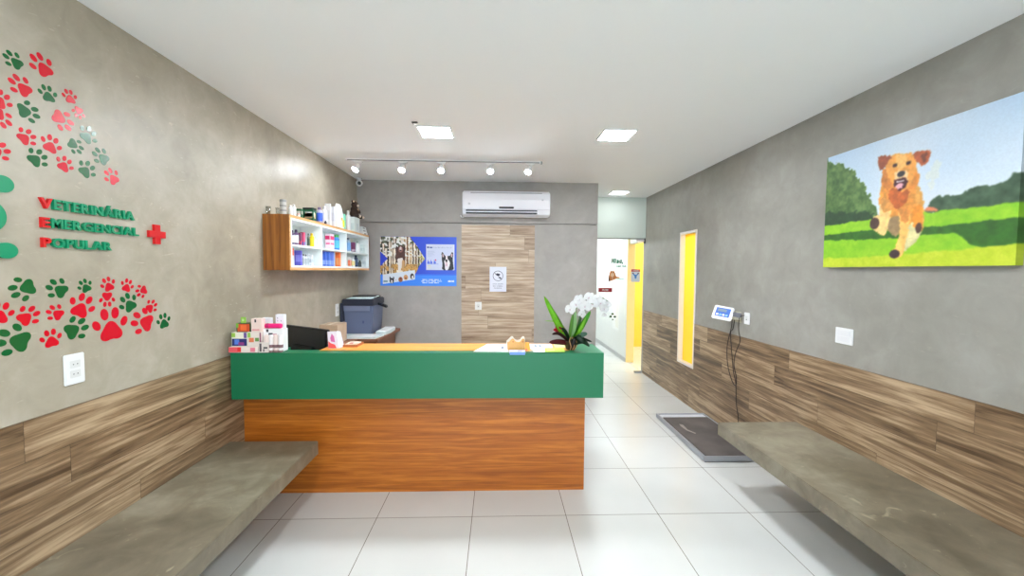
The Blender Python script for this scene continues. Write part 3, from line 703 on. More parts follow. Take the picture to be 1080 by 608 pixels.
UP = [
 ('green', (17, 66.3), (9.2, 58.9), 'dark green paw print highest at the left, toes up left'),
 ('red', (46.5, 73), (40.3, 63.2), 'biggest red paw print of the upper cluster', 1.1),
 ('red', (25, 94), (16.2, 85.2), 'red paw print below the topmost green one'),
 ('green', (51, 102), (49.3, 94.2), 'upright green paw print below the biggest upper red one'),
 ('red', (74, 104.5), (72.4, 98), 'rosy red paw print furthest up right in the upper cluster'),
 ('red', (-1, 107), (3, 101), 'small red paw print at the frame edge above the large green one'),
 ('green', (26, 117.2), (37.1, 119), 'large green paw print with toes pointing right', .88),
 ('red', (-2, 121), (5, 129.5), 'red paw print cut by the frame beside the right-pointing green one'),
 ('red', (25.5, 146), (33, 141.5), 'pale red paw print blurred by glare, left of centre', .8),
 ('red', (53, 155), (55.2, 148), 'red paw print toes up, above the blurred pink one'),
 ('red', (-5, 160), (5, 156.5), 'red toes of a paw cut by the frame at mid height', .85),
 ('green', (37, 168.6), (43, 164), 'small green paw print lowest in the upper cluster'),
 ('red', (67, 175.5), (70.5, 169), 'blurred pink paw print low in the upper cluster', .85),
 ('red', (62.6, 124.4), (71.5, 131), 'large glaring pink paw print pointing down right'),
 ('red', (83, 117), (82.4, 122), 'tiny pink paw print with toes down beside the glare'),
 ('green', (91.3, 144.5), (95.5, 139.5), 'pale blue paw print with bright toes, upper one of the glare'),
 ('green', (77.1, 152.4), (85, 158.5), 'hazy teal paw print in the middle of the glare', .8),
 ('green', (108.8, 167.5), (102.5, 161.5), 'pale blue paw print furthest right in the glare'),
 ('green', (89.8, 180.8), (94.2, 175.8), 'pale blue paw print with round white toes, lowest in the glare'),
 ('red', (119.6, 189), (115, 182.5), 'pink paw print at the lower right tip of the upper cluster')]
LO = [
 ('green', (28.4, 303.5), (16.9, 307), 'green paw print at the upper left of the lower cluster, toes left'),
 ('green', (63.6, 306.5), (55.4, 301.5), 'second green paw print of the lower cluster top row'),
 ('green', (90.7, 303.9), (87.8, 298.5), 'small green paw print in the lower cluster top row'),
 ('red', (114.8, 302.5), (112.4, 296.5), 'red paw print right of the small green one, toes up'),
 ('red', (133.3, 303.5), (135.1, 297.9), 'small red paw print between an upright red one and the tiny one'),
 ('red', (151, 306.5), (146.3, 308.7), 'tiny red paw print high at the right tip, toes left'),
 ('red', (112.9, 313.3), (113, 320), 'upside-down small red paw print, toes down'),
 ('green', (137, 322.3), (132.6, 315.5), 'green paw print in the right half of the lower cluster'),
 ('red', (158.2, 324.9), (162, 320.8), 'tiny red paw print just above the rightmost green one'),
 ('red', (84.5, 326.8), (89.3, 316.9), 'large red paw print above the right-pointing green one'),
 ('red', (117.3, 348.5), (116.1, 335.5), 'biggest red paw print of the lower cluster', 1.14),
 ('red', (153.8, 340.3), (144.6, 337.5), 'red paw print pointing left beside the biggest red one'),
 ('green', (173, 341.4), (171.9, 334.8), 'small green paw print at the far right tip'),
 ('red', (-1, 334), (1.5, 322.5), 'red paw print cut by the frame in the lower cluster', .85),
 ('red', (26.6, 335.8), (35.3, 329), 'red paw print pointing right, beside the cut-off one', .92),
 ('red', (60.7, 331.6), (54.3, 327.7), 'small red paw print pointing left in the middle'),
 ('green', (76.6, 348.8), (86.2, 343.3), 'green paw print pointing right, left of the biggest red'),
 ('red', (54.3, 360.4), (52.9, 352.4), 'lowest red paw print, toes up, above the white socket'),
 ('green', (20, 360.0), (5.5, 357.4), 'biggest green paw print at the lower left, toes left', 1.05)]
for a in UP: paw(*a[:4], GU, *a[4:])
for a in LO: paw(*a[:4], GL, *a[4:])

# wall lettering and emblem (raised acrylic)
UD, VD, ND = (0, 1, 0), (0, 0, 1), (1, 0, 0)
DP = .013
for s, p0, p1, hp, lab in (('VETERINÁRIA', (43.5, 218.9), (142.5, 232.2), (209.0, 219.7), 'raised lettering VETERINÁRIA, green after a red V'),
                       ('EMERGENCIAL', (45, 239.3), (147, 249.0), (229, 239.3), 'raised lettering EMERGENCIAL, green after a red E'),
                       ('POPULAR', (46, 260), (118.5, 264.6), (250, 260), 'raised lettering POPULAR, green after a red P')):
    XF = XL+DP
    a, b = at(*p0, 0, XF), at(*p1, 0, XF); h = at(p0[0], hp[0], 0, XF).z-at(p0[0], hp[1], 0, XF).z
    t = thing('wall_lettering', lab+', on the left wall', 'lettering', (XL, a.y, a.z), 'raised words on the left wall')
    z = (a.z+b.z)/2
    text_mesh('letter', s, (XL, a.y, z), UD, VD, ND, b.y-a.y, h, DP, None, t, .03, lambda i: M_ACR if i == 0 else M_ACG)
    for ch in t.children:
        pass
a, b = at(157, 236.5, 0, XL+DP), at(175.5, 258, 0, XL+DP); cy, cz, hy, hz = (a.y+b.y)/2, (a.z+b.z)/2, (b.y-a.y)/2, (a.z-b.z)/2
hh = (hy+hz)/2; q = hh*.34
bm = bmesh.new(); prism(bm, [(XL, cy+u, cz+v) for u, v in ((-q, -hh), (q, -hh), (q, -q), (hh, -q), (hh, q), (q, q), (q, hh), (-q, hh), (-q, q), (-hh, q), (-hh, -q), (-q, -q))], (DP, 0, 0))
tag(mesh_bm('red_cross', bm, M_ACR), 'raised red cross right of the green lettering', 'cross')
t = thing('paw_emblem', 'large green raised emblem of round pads cut by the left frame edge', 'emblem', (XL, 1.5, 1.7))
for (px, py, rx, ry) in ((3.0, 194, .034, .030), (-10, 227.5, .046, .053), (7.5, 264.5, .034, .028)):
    c = at(px, py, 0, XL+DP); bm = bmesh.new(); prism(bm, [(XL, c.y+rx*math.cos(2*PI*k/40), c.z+ry*math.sin(2*PI*k/40)) for k in range(40)], (DP, 0, 0)); mesh_bm('pad', bm, M_ACG, t)

# ================================================================== SOCKETS AND SWITCHES
def plate(name, ax, v, c0, c1, z0, z1, label, cat, kind='socket', sgn=1):
    """ax 0: on wall x=v, spans y c0..c1 ; ax 1: on wall y=v spans x"""
    t = thing(name, label, cat, ((v, (c0+c1)/2, z0) if ax == 0 else ((c0+c1)/2, v, z0)))
    def b(nm, u0, u1, w0, w1, d0, d1, m, bev=0):
        if ax == 0:
            x0, x1 = sorted((v+sgn*d0, v+sgn*d1)); box(nm, x0, x1, u0, u1, w0, w1, m, t, bev)
        else:
            y0, y1 = sorted((v+sgn*d0, v+sgn*d1)); box(nm, u0, u1, y0, y1, w0, w1, m, t, bev)
    b('cover_plate', c0, c1, z0, z1, 0, .009, M_WHITE, .003)
    mx, mz = (c0+c1)/2, (z0+z1)/2; w, h = (c1-c0), (z1-z0)
    if kind == 'socket':
        for dz in (-.16, .16):
            b('outlet_insert', mx-w*.26, mx+w*.26, mz+h*(dz-.12), mz+h*(dz+.12), .008, .0105, mat('insert_white', (222, 222, 220), .4), .001)
            for du in (-.1, .1): b('pin_hole', mx+w*du-.002, mx+w*du+.002, mz+h*dz-.002, mz+h*dz+.002, .0100, .0108, M_DGREY)
    elif kind == 'switch':
        b('rocker', mx-w*.38, mx+w*.38, mz+h*.02, mz+h*.36, .008, .012, mat('rocker_white', (230, 230, 232), .35), .001)
        b('rocker', mx-w*.38, mx+w*.38, mz-h*.36, mz-h*.02, .008, .010, mat('rocker_white', (230, 230, 232), .35), .001)
    else:
        b('outlet_insert', mx-w*.2, mx+w*.2, mz-h*.2, mz+h*.2, .008, .0105, mat('insert_white', (222, 222, 220), .4), .001)
        b('pin_hole', mx-.006, mx+.006, mz-h*.1-.003, mz-h*.1+.003, .0100, .0108, M_DGREY)
    return t
plate('wall_socket', 0, XL, 1.672, 1.752, 1.086, 1.212, 'white wall socket below the lower paw prints on the left wall', 'socket')
plate('light_switch', 0, XR, 2.435, 2.565, 1.108, 1.212, 'white square switch plate on the right wall below the dog picture', 'light switch', 'switch', -1)
plate('wall_socket', 0, XR, 3.475, 3.550, 1.100, 1.205, 'white wall socket behind the scale display on the right wall', 'socket', 'single', -1)
plate('wall_socket', 1, YB-.010, -.290, -.205, 1.065, 1.165, 'small white wall socket on the wood panel behind the counter', 'socket', 'single', -1)
plate('wall_socket', 0, XL, 4.40, 4.48, 1.055, 1.19, 'white wall socket partly behind the printer', 'socket', 'socket')

# ================================================================== CANVAS WITH DOG
XC = XR-.035; cy0, cy1, cz0, cz1 = 1.64, 2.655, 1.605, 2.335
t = thing('canvas_picture', 'large canvas print of a golden dog running on grass', 'picture', (XR, 2.15, 1.6))
box('stretcher_frame', XC+.001, XR, cy0+.001, cy1-.001, cz0+.001, cz1-.001, mat('canvas_edge', (176, 190, 196), .6), t)
P = Paint(cy1-cy0, cz1-cz0, 330, 238)   # u: from far end (photo left) to near end, v: downwards from the top
def cv(px, py):
    a = at(px, py, 0, XC); return (cy1-a.y, cz1-a.z)
def C2(p): return [cv(860+x/2.895, 90+y/2.895) for x, y in p]
def C3(p): return [cv(900+x/4.68, 150+y/4.68) for x, y in p]
v = P.V/P.h
P.C[:] = np.array((178, 203, 228))*(1-v[..., None])+np.array((226, 232, 236))*v[..., None]
nz = P.noise(.3)[..., None]*.6; P.C = P.C*(1-nz)+np.array((228, 233, 238))*nz
P.poly(C2([(340, 260), (375, 225), (385, 260), (350, 330)]), (232, 226, 190), a=.3, jag=.03)
P.poly(C2([(20, 228), (60, 232), (100, 250), (150, 310), (190, 380), (200, 440), (20, 445)]), (44, 78, 34), tex=1, cell=.03, c2=(120, 150, 80), jag=.035, jc=.03)
P.poly(C2([(20, 390), (190, 385), (190, 440), (20, 445)]), (40, 70, 40), tex=.16, cell=.02, jag=.035, jc=.03)
P.poly(C2([(340, 368), (380, 335), (410, 345), (480, 320), (530, 308), (580, 300), (650, 245), (650, 400), (345, 400)]), (36, 62, 40), tex=1, cell=.03, c2=(84, 112, 84), jag=.035, jc=.03)
P.poly(C2([(330, 385), (340, 372), (362, 372), (380, 385)]), (226, 130, 90))
P.poly(C2([(0, 432), (300, 395), (700, 348), (700, 620), (0, 620)]), (120, 186, 20), smooth=0, tex=1, cell=.04, c2=(160, 208, 40), jag=.012, jc=.05)
P.poly(C2([(0, 462), (180, 440), (320, 436), (700, 395), (700, 500), (480, 492), (440, 452), (340, 458), (200, 470), (0, 476)]), (46, 98, 22), tex=.18, cell=.03, jag=.012, jc=.05)
P.poly(C2([(0, 530), (200, 522), (700, 478), (700, 620), (0, 620)]), (172, 196, 24), smooth=0, tex=1, cell=.03, c2=(206, 216, 60), jag=.012, jc=.05)
# dog
P.poly(C3([(285, 200), (335, 230), (352, 340), (346, 440), (320, 455), (280, 400)]), (226, 160, 74), tex=.14, cell=.02, jag=.012, jc=.012)
P.poly(C3([(240, 380), (330, 400), (335, 465), (290, 510), (248, 548), (235, 500)]), (216, 206, 150), tex=.15, cell=.02, jag=.012, jc=.012)
P.poly(C3([(150, 185), (300, 190), (312, 300), (292, 400), (250, 425), (195, 452), (160, 420), (138, 360), (124, 300), (134, 235)]), (232, 152, 60), tex=.18, cell=.02, jag=.012, jc=.012)
P.poly(C3([(165, 380), (230, 360), (250, 420), (205, 470), (165, 440)]), (160, 130, 90), tex=.14, cell=.02, jag=.012, jc=.012)
P.poly(C3([(168, 228), (285, 228), (262, 300), (215, 338), (180, 292)]), (196, 96, 34), tex=.20, cell=.02, jag=.012, jc=.012)
P.poly(C3([(128, 280), (192, 310), (180, 370), (166, 445), (150, 465), (100, 440), (84, 402), (96, 368), (132, 366)]), (250, 206, 130), tex=.15, cell=.02, jag=.012, jc=.012)
P.poly(C3([(130, 262), (195, 300), (188, 340), (140, 350)]), (222, 150, 70), tex=.16, cell=.02, jag=.012, jc=.012)
P.ell(*cv(900+104/4.68, 150+402/4.68), .030, .034, (78, 52, 44), tex=.20, cell=.01)
P.poly(C3([(222, 320), (280, 335), (274, 430), (252, 520), (236, 568), (188, 574), (178, 545), (214, 512), (230, 430)]), (252, 196, 104), tex=.15, cell=.02, jag=.012, jc=.012)
P.poly(C3([(222, 320), (282, 330), (276, 400), (232, 392)]), (220, 140, 60), tex=.16, cell=.02, jag=.012, jc=.012)
P.ell(*cv(900+203/4.68, 150+553/4.68), .030, .024, (64, 44, 48), tex=.20, cell=.01)
P.poly(C3([(290, 330), (340, 300), (348, 400), (322, 445), (292, 412)]), (232, 144, 44), tex=.16, cell=.02, jag=.012, jc=.012)
P.ell(*cv(900+322/4.68, 150+424/4.68), .016, .028, (80, 50, 40), tex=.20, cell=.01)
P.poly(C3([(150, 110), (205, 215), (165, 240), (136, 205)]), (206, 124, 50), tex=.18, cell=.02, jag=.012, jc=.012)
P.poly(C3([(300, 110), (332, 180), (300, 235), (262, 228)]), (214, 132, 50), tex=.18, cell=.02, jag=.012, jc=.012)
P.poly(C3([(160, 70), (230, 56), (302, 52), (316, 110), (300, 175), (272, 228), (236, 248), (204, 228), (172, 172), (158, 112)]), (236, 158, 66), tex=.14, cell=.02, jag=.012, jc=.012)
P.poly(C3([(205, 60), (265, 56), (258, 130), (215, 130)]), (246, 186, 100), tex=.1, cell=.01, jag=.012, jc=.012)
P.poly(C3([(120, 72), (152, 64), (192, 68), (168, 108), (150, 132), (126, 142)]), (150, 72, 40), tex=.18, cell=.02, jag=.012, jc=.012)
P.poly(C3([(292, 52), (382, 32), (380, 70), (352, 120), (322, 104), (304, 84)]), (176, 84, 42), tex=.18, cell=.02, jag=.012, jc=.012)
P.poly(C3([(330, 60), (370, 45), (362, 85), (344, 104)]), (118, 58, 34), tex=.14, cell=.02, jag=.012, jc=.012)
P.poly(C3([(200, 150), (236, 135), (272, 145), (268, 200), (236, 190), (204, 200)]), (248, 206, 146), tex=.08, cell=.01, jag=.012, jc=.012)
P.ell(*cv(900+206/4.68, 150+115/4.68), .013, .010, (58, 32, 26)); P.ell(*cv(900+272/4.68, 150+103/4.68), .013, .010, (58, 32, 26))
P.poly(C3([(196, 192), (236, 176), (268, 182), (262, 215), (238, 240), (206, 228)]), (66, 18, 24), jag=.012, jc=.012)
P.poly(C3([(208, 210), (250, 202), (242, 228), (216, 232)]), (240, 176, 186), jag=.012, jc=.012)
P.poly(C3([(212, 194), (252, 186), (250, 194), (214, 202)]), (246, 240, 236), smooth=0)
P.ell(*cv(900+236/4.68, 150+157/4.68), .021, .016, (38, 30, 36))
def soft(C, n):
    for _ in range(n):
        q = np.pad(C, ((1, 1), (1, 1), (0, 0)), 'edge'); C = (q[1:-1, 1:-1]*4+(q[:-2, 1:-1]+q[2:, 1:-1]+q[1:-1, :-2]+q[1:-1, 2:])*2+q[:-2, :-2]+q[2:, 2:]+q[:-2, 2:]+q[2:, :-2])/16
    return C
P.C = soft(P.C, 2); P.C = P.C*(1+(P.noise(.006)[..., None]-.5)*.04)
front = P.mesh('printed_canvas', (XC, cy1, cz1), (0, -1, 0), (0, 0, -1), M_PRINT, t)
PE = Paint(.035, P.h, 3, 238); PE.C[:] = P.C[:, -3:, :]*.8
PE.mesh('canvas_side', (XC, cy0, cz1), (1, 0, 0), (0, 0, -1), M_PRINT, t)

# ================================================================== POSTER
px0, px1, pz0, pz1 = -1.477, -.525, 1.364, 1.982
t = thing('wall_poster', 'blue veterinary advertising poster with dog pictures on the back wall', 'poster', ((px0+px1)/2, YB, pz0))
box('poster_board', px0, px1, YB-.004, YB, pz0, pz1, mat('poster_edge', (60, 90, 200), .5), t)
P = Paint(698, 450, 240, 156)
def O(p): return [(x-52, y-88) for x, y in p]
u = P.U/698; v = P.V/450
P.C[:] = np.array((40, 62, 205))*(1-u[..., None]*.6)+np.array((70, 120, 235))*u[..., None]*.6
P.rect(0, 342, 698, 450, (60, 138, 246)); P.rect(0, 342, 698, 352, (50, 110, 232))
arrow = O([(52, 88), (320, 88), (395, 180), (460, 290), (410, 350), (372, 430), (52, 436)])
mk = P.poly_mask(arrow)
P.put(mk, (226, 214, 194), tex=.2, cell=40)
tr = P.noise(16)
for x, wd, c in ((66, 10, (50, 40, 30)), (92, 7, (96, 76, 58)), (122, 12, (48, 38, 30)), (150, 7, (146, 124, 100)), (168, 6, (110, 84, 60)), (196, 9, (86, 62, 44)), (276, 8, (170, 124, 76)), (300, 12, (130, 92, 56)),
                 (330, 8, (200, 160, 110)), (352, 9, (66, 48, 36)), (378, 10, (104, 78, 58)), (404, 12, (58, 46, 38)), (428, 8, (120, 96, 70))):
    P.put(mk & (abs(P.U-(x-52)-(tr-.5)*6) < wd/1.6), c, tex=.3, cell=14)
P.put(mk & (P.noise(26) > .58) & (P.V < 110), (86, 92, 70), tex=.4, cell=10)
P.put(mk & (P.noise(14) > .62) & (P.V < 180), (240, 240, 236))
P.put(mk & (P.V > 250) & (P.noise(22) > .45), (196, 148, 84), tex=.3, cell=10)
P.put(mk & (P.U > 350) & (P.noise(16) > .5), (170, 170, 90), a=.7)
P.poly(O([(52, 222), (118, 290), (52, 360)]), (46, 70, 210), smooth=0)
P.poly(O([(200, 190), (245, 160), (278, 190), (280, 290), (262, 345), (205, 335), (190, 270)]), (84, 52, 46), tex=.3, cell=14)
P.ell(186, 118, 20, 26, (150, 100, 90)); P.ell(186, 112, 9, 22, (226, 206, 200)); P.ell(186, 126, 8, 7, (40, 24, 26))
P.ell(150, 110, 9, 24, (70, 40, 36)); P.ell(222, 108, 9, 24, (60, 36, 32))
P.poly(O([(205, 290), (262, 280), (250, 330), (236, 410), (215, 410), (212, 330)]), (236, 228, 222)); P.poly(O([(250, 300), (272, 300), (268, 400), (250, 400)]), (206, 160, 110))
P.rect(14, 24, 86, 42, (208, 208, 200), a=.6)
P.poly(O([(75, 436), (370, 392), (370, 478), (75, 522)]), (222, 228, 238), smooth=0)
P.rect(28, 402, 66, 416, (110, 150, 160)); P.ell(104, 404, 20, 26, (40, 44, 54)); P.ell(104, 412, 7, 16, (236, 236, 240)); P.ell(88, 380, 6, 14, (40, 44, 54)); P.ell(120, 380, 6, 14, (40, 44, 54))
P.ell(184, 392, 20, 24, (164, 92, 60)); P.ell(184, 384, 8, 8, (110, 56, 40)); P.ell(232, 372, 20, 24, (220, 160, 110)); P.ell(232, 380, 8, 8, (120, 70, 50)); P.ell(290, 362, 18, 26, (66, 50, 52)); P.ell(294, 370, 8, 16, (230, 226, 226)); P.ell(142, 398, 4, 4, (200, 90, 90))
P.rect(418, 67, 678, 304, (208, 214, 238)); P.rect(418, 67, 678, 71, (232, 236, 246)); P.rect(674, 67, 678, 304, (232, 236, 246))
P.rect(428, 88, 446, 102, (38, 60, 150)); P.rect(450, 92, 478, 102, (60, 84, 160))
for k in range(13): P.rect(488+k*13, 92+(k % 3)*3, 496+k*13, 104, (160, 170, 206), a=.8)
for k in range(5): P.rect(432, 128+k*11, 432+(60, 70, 52, 64, 40)[k], 131+k*11, (168, 178, 208))
for x in (440, 466, 498): P.ell(x, 236, 12, 14, (96, 120, 226)); P.ell(x-4, 216, 5, 7, (130, 150, 232))
P.ell(506, 212, 7, 8, (200, 50, 120)); P.rect(428, 246, 534, 252, (150, 166, 226)); P.rect(430, 264, 462, 268, (216, 214, 150)); P.rect(432, 280, 470, 284, (226, 226, 170))
K = (36, 36, 44)
P.poly(O([(612, 232), (622, 222), (642, 262), (690, 262), (708, 222), (720, 232), (716, 300), (722, 350), (728, 392), (614, 392), (622, 340), (614, 290)]), K)
P.poly(O([(618, 240), (626, 240), (636, 268), (622, 276)]), (206, 176, 184)); P.poly(O([(702, 240), (714, 240), (710, 276), (698, 268)]), (206, 176, 184))
P.poly(O([(650, 258), (668, 258), (668, 290), (688, 310), (690, 340), (672, 392), (646, 392), (642, 340), (636, 310), (652, 290)]), (238, 232, 236)); P.ell(605, 214, 12, 10, (30, 26, 34)); P.ell(584, 196, 6, 7, (14, 14, 18)); P.ell(628, 196, 6, 7, (14, 14, 18)); P.ell(606, 250, 9, 20, (220, 190, 200)); P.rect(596, 226, 616, 231, (60, 40, 50))
P.rect(426, 304, 690, 311, (60, 80, 196), a=.6)
for k, wd in enumerate((182, 204, 176)):
    n = int(wd/9)
    for q in range(n):
        if (q*7+k*3) % 6: P.rect(376+q*9, 388+k*14, 376+q*9+7.5, 397+k*14, (206, 226, 252))
for q in range(6): P.rect(620+q*9.5, 400-(q % 2)*3, 620+q*9.5+8, 414, (226, 236, 254))
P.mesh('printed_face', (px0, YB-.0046, pz1), ((px1-px0)/698, 0, 0), (0, 0, -(pz1-pz0)/450), M_POSTER, t)

# ================================================================== NOTICE ON WOOD PANEL
t = thing('paper_notice', 'white paper notice with a round crossed symbol on the wood panel', 'sign', (0, YB-.01, 1.29))
NY = YB-.010
box('sheet', -.106, .107, NY-.003, NY, 1.296, 1.612, mat('notice_paper', (226, 228, 240), .5), t)
bm = bmesh.new(); tube(bm, [(0.0+.062*math.cos(a*PI/18), NY-.0035, 1.497+.062*math.sin(a*PI/18)) for a in range(37)], .0035, 6, False); mesh_bm('ring', bm, mat('ink_navy', (56, 56, 78), .5), t)
bm = bmesh.new(); tube(bm, [(-.045, NY-.0035, 1.538), (.045, NY-.0035, 1.455)], .0032, 6); mesh_bm('slash', bm, mat('ink_navy', (56, 56, 78), .5), t)
bm = bmesh.new(); prism(bm, [(-.035, NY-.003, 1.515), (-.01, NY-.003, 1.53), (.028, NY-.003, 1.52), (.022, NY-.003, 1.50), (-.005, NY-.003, 1.496)], (0, -.0015, 0)); prism(bm, [(-.005, NY-.003, 1.475), (.03, NY-.003, 1.482), (.044, NY-.003, 1.466), (.03, NY-.003, 1.456), (.02, NY-.003, 1.468)], (0, -.0015, 0)); mesh_bm('pictogram', bm, mat('ink_navy', (56, 56, 78), .5), t)
for k, s in enumerate(('NÃO DEIXE', 'SEU ANIMAL', 'SOZINHO')):
    w_ = (.13, .13, .10)[k]; text_mesh('text_line', s, (-w_/2, NY-.0032, 1.388-k*.026), (1, 0, 0), (0, 0, 1), (0, -1, 0), w_, .012, .001, mat('ink_grey', (90, 92, 120), .5), t, .01)

# ================================================================== STICKERS ON GLASS
SY = GY-.0005
def stext(s, p0, p1, h, m, label, name='glass_sticker', cat='sticker', skew=0):
    a, b = at(*p0, 1, SY), at(*p1, 1, SY)
    o = text_mesh(name, s, (a.x, SY, a.z), (1, 0, 0), (skew, 0, 1), (0, -1, 0), b.x-a.x, h, .0012, m, None, .07)
    return tag(o, label, cat)
MG = mat('sticker_green', (10, 120, 84), .4)
stext('Miau,', (644.3, 277.6), (657.2, 277.6), .075, MG, 'green word Miau on the glass door', skew=.15)
o = stext('aqui tem', (650, 281.6), (660.3, 281.6), .028, MG, 'small green line of text under the word Miau')
o = stext('cuidado', (649.5, 294.8), (658, 294.8), .014, mat('sticker_teal', (110, 200, 190), .4), 'faint teal text right of the orange cat sticker')
c = at(645.8, 290.5, 1, SY)
t = thing('cat_sticker', 'orange cat sticker below the green word on the glass', 'sticker', c)
def flat(nm, pts, m, t, dy=0, k=1): 
    bm = bmesh.new(); prism(bm, [(c.x+x*k, SY-dy, c.z+z*k) for x, z in pts], (0, -.0012, 0)); return mesh_bm(nm, bm, m, t)
flat('body', [(-.05, -.06), (-.02, -.09), (.03, -.07), (.07, -.045), (.11, -.05), (.115, -.03), (.06, -.02), (.045, .03), (.02, .075), (0, .055), (-.025, .075), (-.045, .03)], mat('sticker_orange', (210, 130, 70), .4), t)
flat('face_patch', [(-.03, -.01), (.0, -.03), (.03, -.01), (.025, .03), (-.025, .03)], mat('sticker_cream', (240, 200, 160), .4), t, .0012)
flat('stripe', [(-.06, -.09), (-.03, -.1), (-.045, -.03), (-.058, .02)], mat('sticker_brown', (96, 56, 40), .4), t, .0014)
a, b = at(631.3, 303.9, 1, SY), at(645.5, 308.3, 1, SY)
t = thing('door_sign', 'small dark red push sign on the glass door', 'sign', (a.x, SY, b.z))
box('sign_plate', a.x, b.x, SY-.002, SY, b.z, a.z, mat('sign_red', (160, 24, 38), .4), t)
text_mesh('text_line', 'PUXE', (a.x+.06, SY-.002, b.z+.018), (1, 0, 0), (0, 0, 1), (0, -1, 0), b.x-a.x-.12, .028, .001, M_WHITE, t)
# upper fine floral motif and pawprint motifs
t = thing('floral_sticker', 'fine grey flower outline sticker at the top of the glass', 'sticker', at(635, 262, 1, SY))
for (px, py) in ((633, 260), (636, 264), (639, 258), (635, 257), (637, 270)):
    q = at(px, py, 1, SY); bm = bmesh.new(); n_ = 20
    prism(bm, [(q.x+(.020+.010*math.cos(5*k*2*PI/n_))*.7*math.cos(k*2*PI/n_), SY-.001, q.z+(.020+.010*math.cos(5*k*2*PI/n_))*.7*math.sin(k*2*PI/n_)) for k in range(n_)], (0, -.001, 0)); mesh_bm('flower', bm, mat('sticker_lilac', (196, 202, 224), .5), t)
q0, q1 = at(646, 262, 1, SY), at(646, 300, 1, SY)
bm = bmesh.new(); tube(bm, [(q0.x, SY-.001, q0.z), (q1.x, SY-.001, q1.z)], .003, 5); mesh_bm('stem', bm, mat('sticker_sand', (226, 214, 190), .5), t)
c = at(646, 333.5, 1, SY)
t = thing('paw_sticker', 'small dark green leaf-like paw sticker low on the glass', 'sticker', c)
for (x, z, r) in ((-.03, -.01, .021), (.035, -.012, .021), (0, .03, .020), (.004, -.055, .013)):
    flat('pad', [(x+r*math.cos(a*PI/6), z+r*.8*math.sin(a*PI/6)) for a in range(12)], mat('sticker_dark', (60, 92, 50), .4), t)
# warning sheet on door leaf
a, b = at(665.8, 284.3, 1, SY), at(674.8, 297.6, 1, SY)
t = thing('warning_sign', 'white and red warning sheet with a blue figure on the door leaf', 'sign', (a.x, SY, b.z))
box('sheet', a.x, b.x, SY-.002, SY, b.z, a.z, mat('warn_paper', (226, 232, 240), .5), t)
box('header', a.x, b.x, SY-.003, SY-.002, a.z-.036, a.z, mat('warn_red', (206, 60, 70), .5), t)
text_mesh('text_line', 'AVISO', (a.x+.022, SY-.003, a.z-.028), (1, 0, 0), (0, 0, 1), (0, -1, 0), b.x-a.x-.044, .018, .001, M_WHITE, t)
c = Vector(((a.x+b.x)/2, SY, (a.z+b.z)/2-.005))
MB_ = mat('warn_blue', (70, 140, 210), .5)
flat('figure', [(-.012, -.04), (.012, -.04), (.018, 0), (.045, .03), (.035, .042), (.01, .02), (-.01, .02), (-.035, .042), (-.045, .03), (-.018, 0)], MB_, t, .002)
for sx_ in (-1, 1): flat('hand', [(sx_*.040+.012*math.cos(k*PI/5), .040+.012*math.sin(k*PI/5)) for k in range(10)], mat('warn_dark', (120, 70, 90), .5), t, .0022)

# ================================================================== SCALE
t = thing('floor_scale', 'low steel-framed dark platform scale on the floor by the right bench', 'scale', (1.95, 3.68, 0))
sx0, sx1, sy0, sy1 = 1.70, XR-.02, 3.18, 4.19
bm = bmesh.new()
for a in ((sx0, sx1, sy0, sy0+.018), (sx0, sx1, sy1-.018, sy1), (sx0, sx0+.018, sy0+.018, sy1-.018), (sx1-.018, sx1, sy0+.018, sy1-.018)): bx(bm, *a, .008, .050, .002)
mesh_bm('frame', bm, mat('scale_frame', (176, 178, 184), .35, .5), t)
box('plinth', sx0+.012, sx1-.012, sy0+.012, sy1-.012, 0, .010, M_BLACK, t)
box('inner_plate', sx0+.018, sx1-.018, sy0+.018, sy1-.018, .010, .040, mat('scale_plate', (214, 216, 222), .3), t)
box('rubber_mat', sx0+.026, sx1-.02, sy0+.02, sy1-.12, .040, .050, mat('scale_mat', (92, 86, 84), .5, vary=.35, vscale=5), t, .002)
bm = bmesh.new(); prism(bm, [(sx0+.11+x, 3.72+y, .0502) for x, y in ((0, .16), (.03, .14), (.02, .02), (.06, -.06), (.045, -.08), (.0, 0), (-.01, .1))], (0, 0, .0006)); mesh_bm('worn_mark', bm, mat('worn', (166, 158, 152), .6), t)
# display head on wall
t = thing('scale_display', 'white tilted scale display with blue keypad on the right wall', 'display', (XR, 3.72, 1.15))
box('wall_bracket', XR-.05, XR, 3.60, 3.72, 1.125, 1.155, mat('bracket_beige', (196, 190, 166), .4), t, .003)
box('wall_bracket', XR-.006, XR, 3.60, 3.72, 1.10, 1.20, mat('bracket_beige', (196, 190, 166), .4), t, .002)
box('connector_box', XR-.05, XR-.008, 3.585, 3.69, 1.150, 1.192, mat('connector_grey', (134, 134, 142), .4), t, .004)
hc = at(762.3, 329.7, 0, XR-.12)
ux = Vector((.122, -.116, -.022)).normalized(); uy = Vector((.067, .048, .119)).normalized(); nrm = ux.cross(uy).normalized(); uy = nrm.cross(ux).normalized()
A = Matrix(((ux.x, uy.x, nrm.x, hc.x), (ux.y, uy.y, nrm.y, hc.y), (ux.z, uy.z, nrm.z, hc.z), (0, 0, 0, 1)))
box('housing', -.085, .085, -.070, .070, -.03, 0, M_WHITE, t, .008, A)
box('keypad', -.062, .062, -.046, .046, 0, .0015, mat('keypad_blue', (52, 100, 190), .35), t, 0, A)
box('screen', -.045, .030, .004, .034, .0012, .003, mat('lcd', (120, 140, 160), .2), t, 0, A)
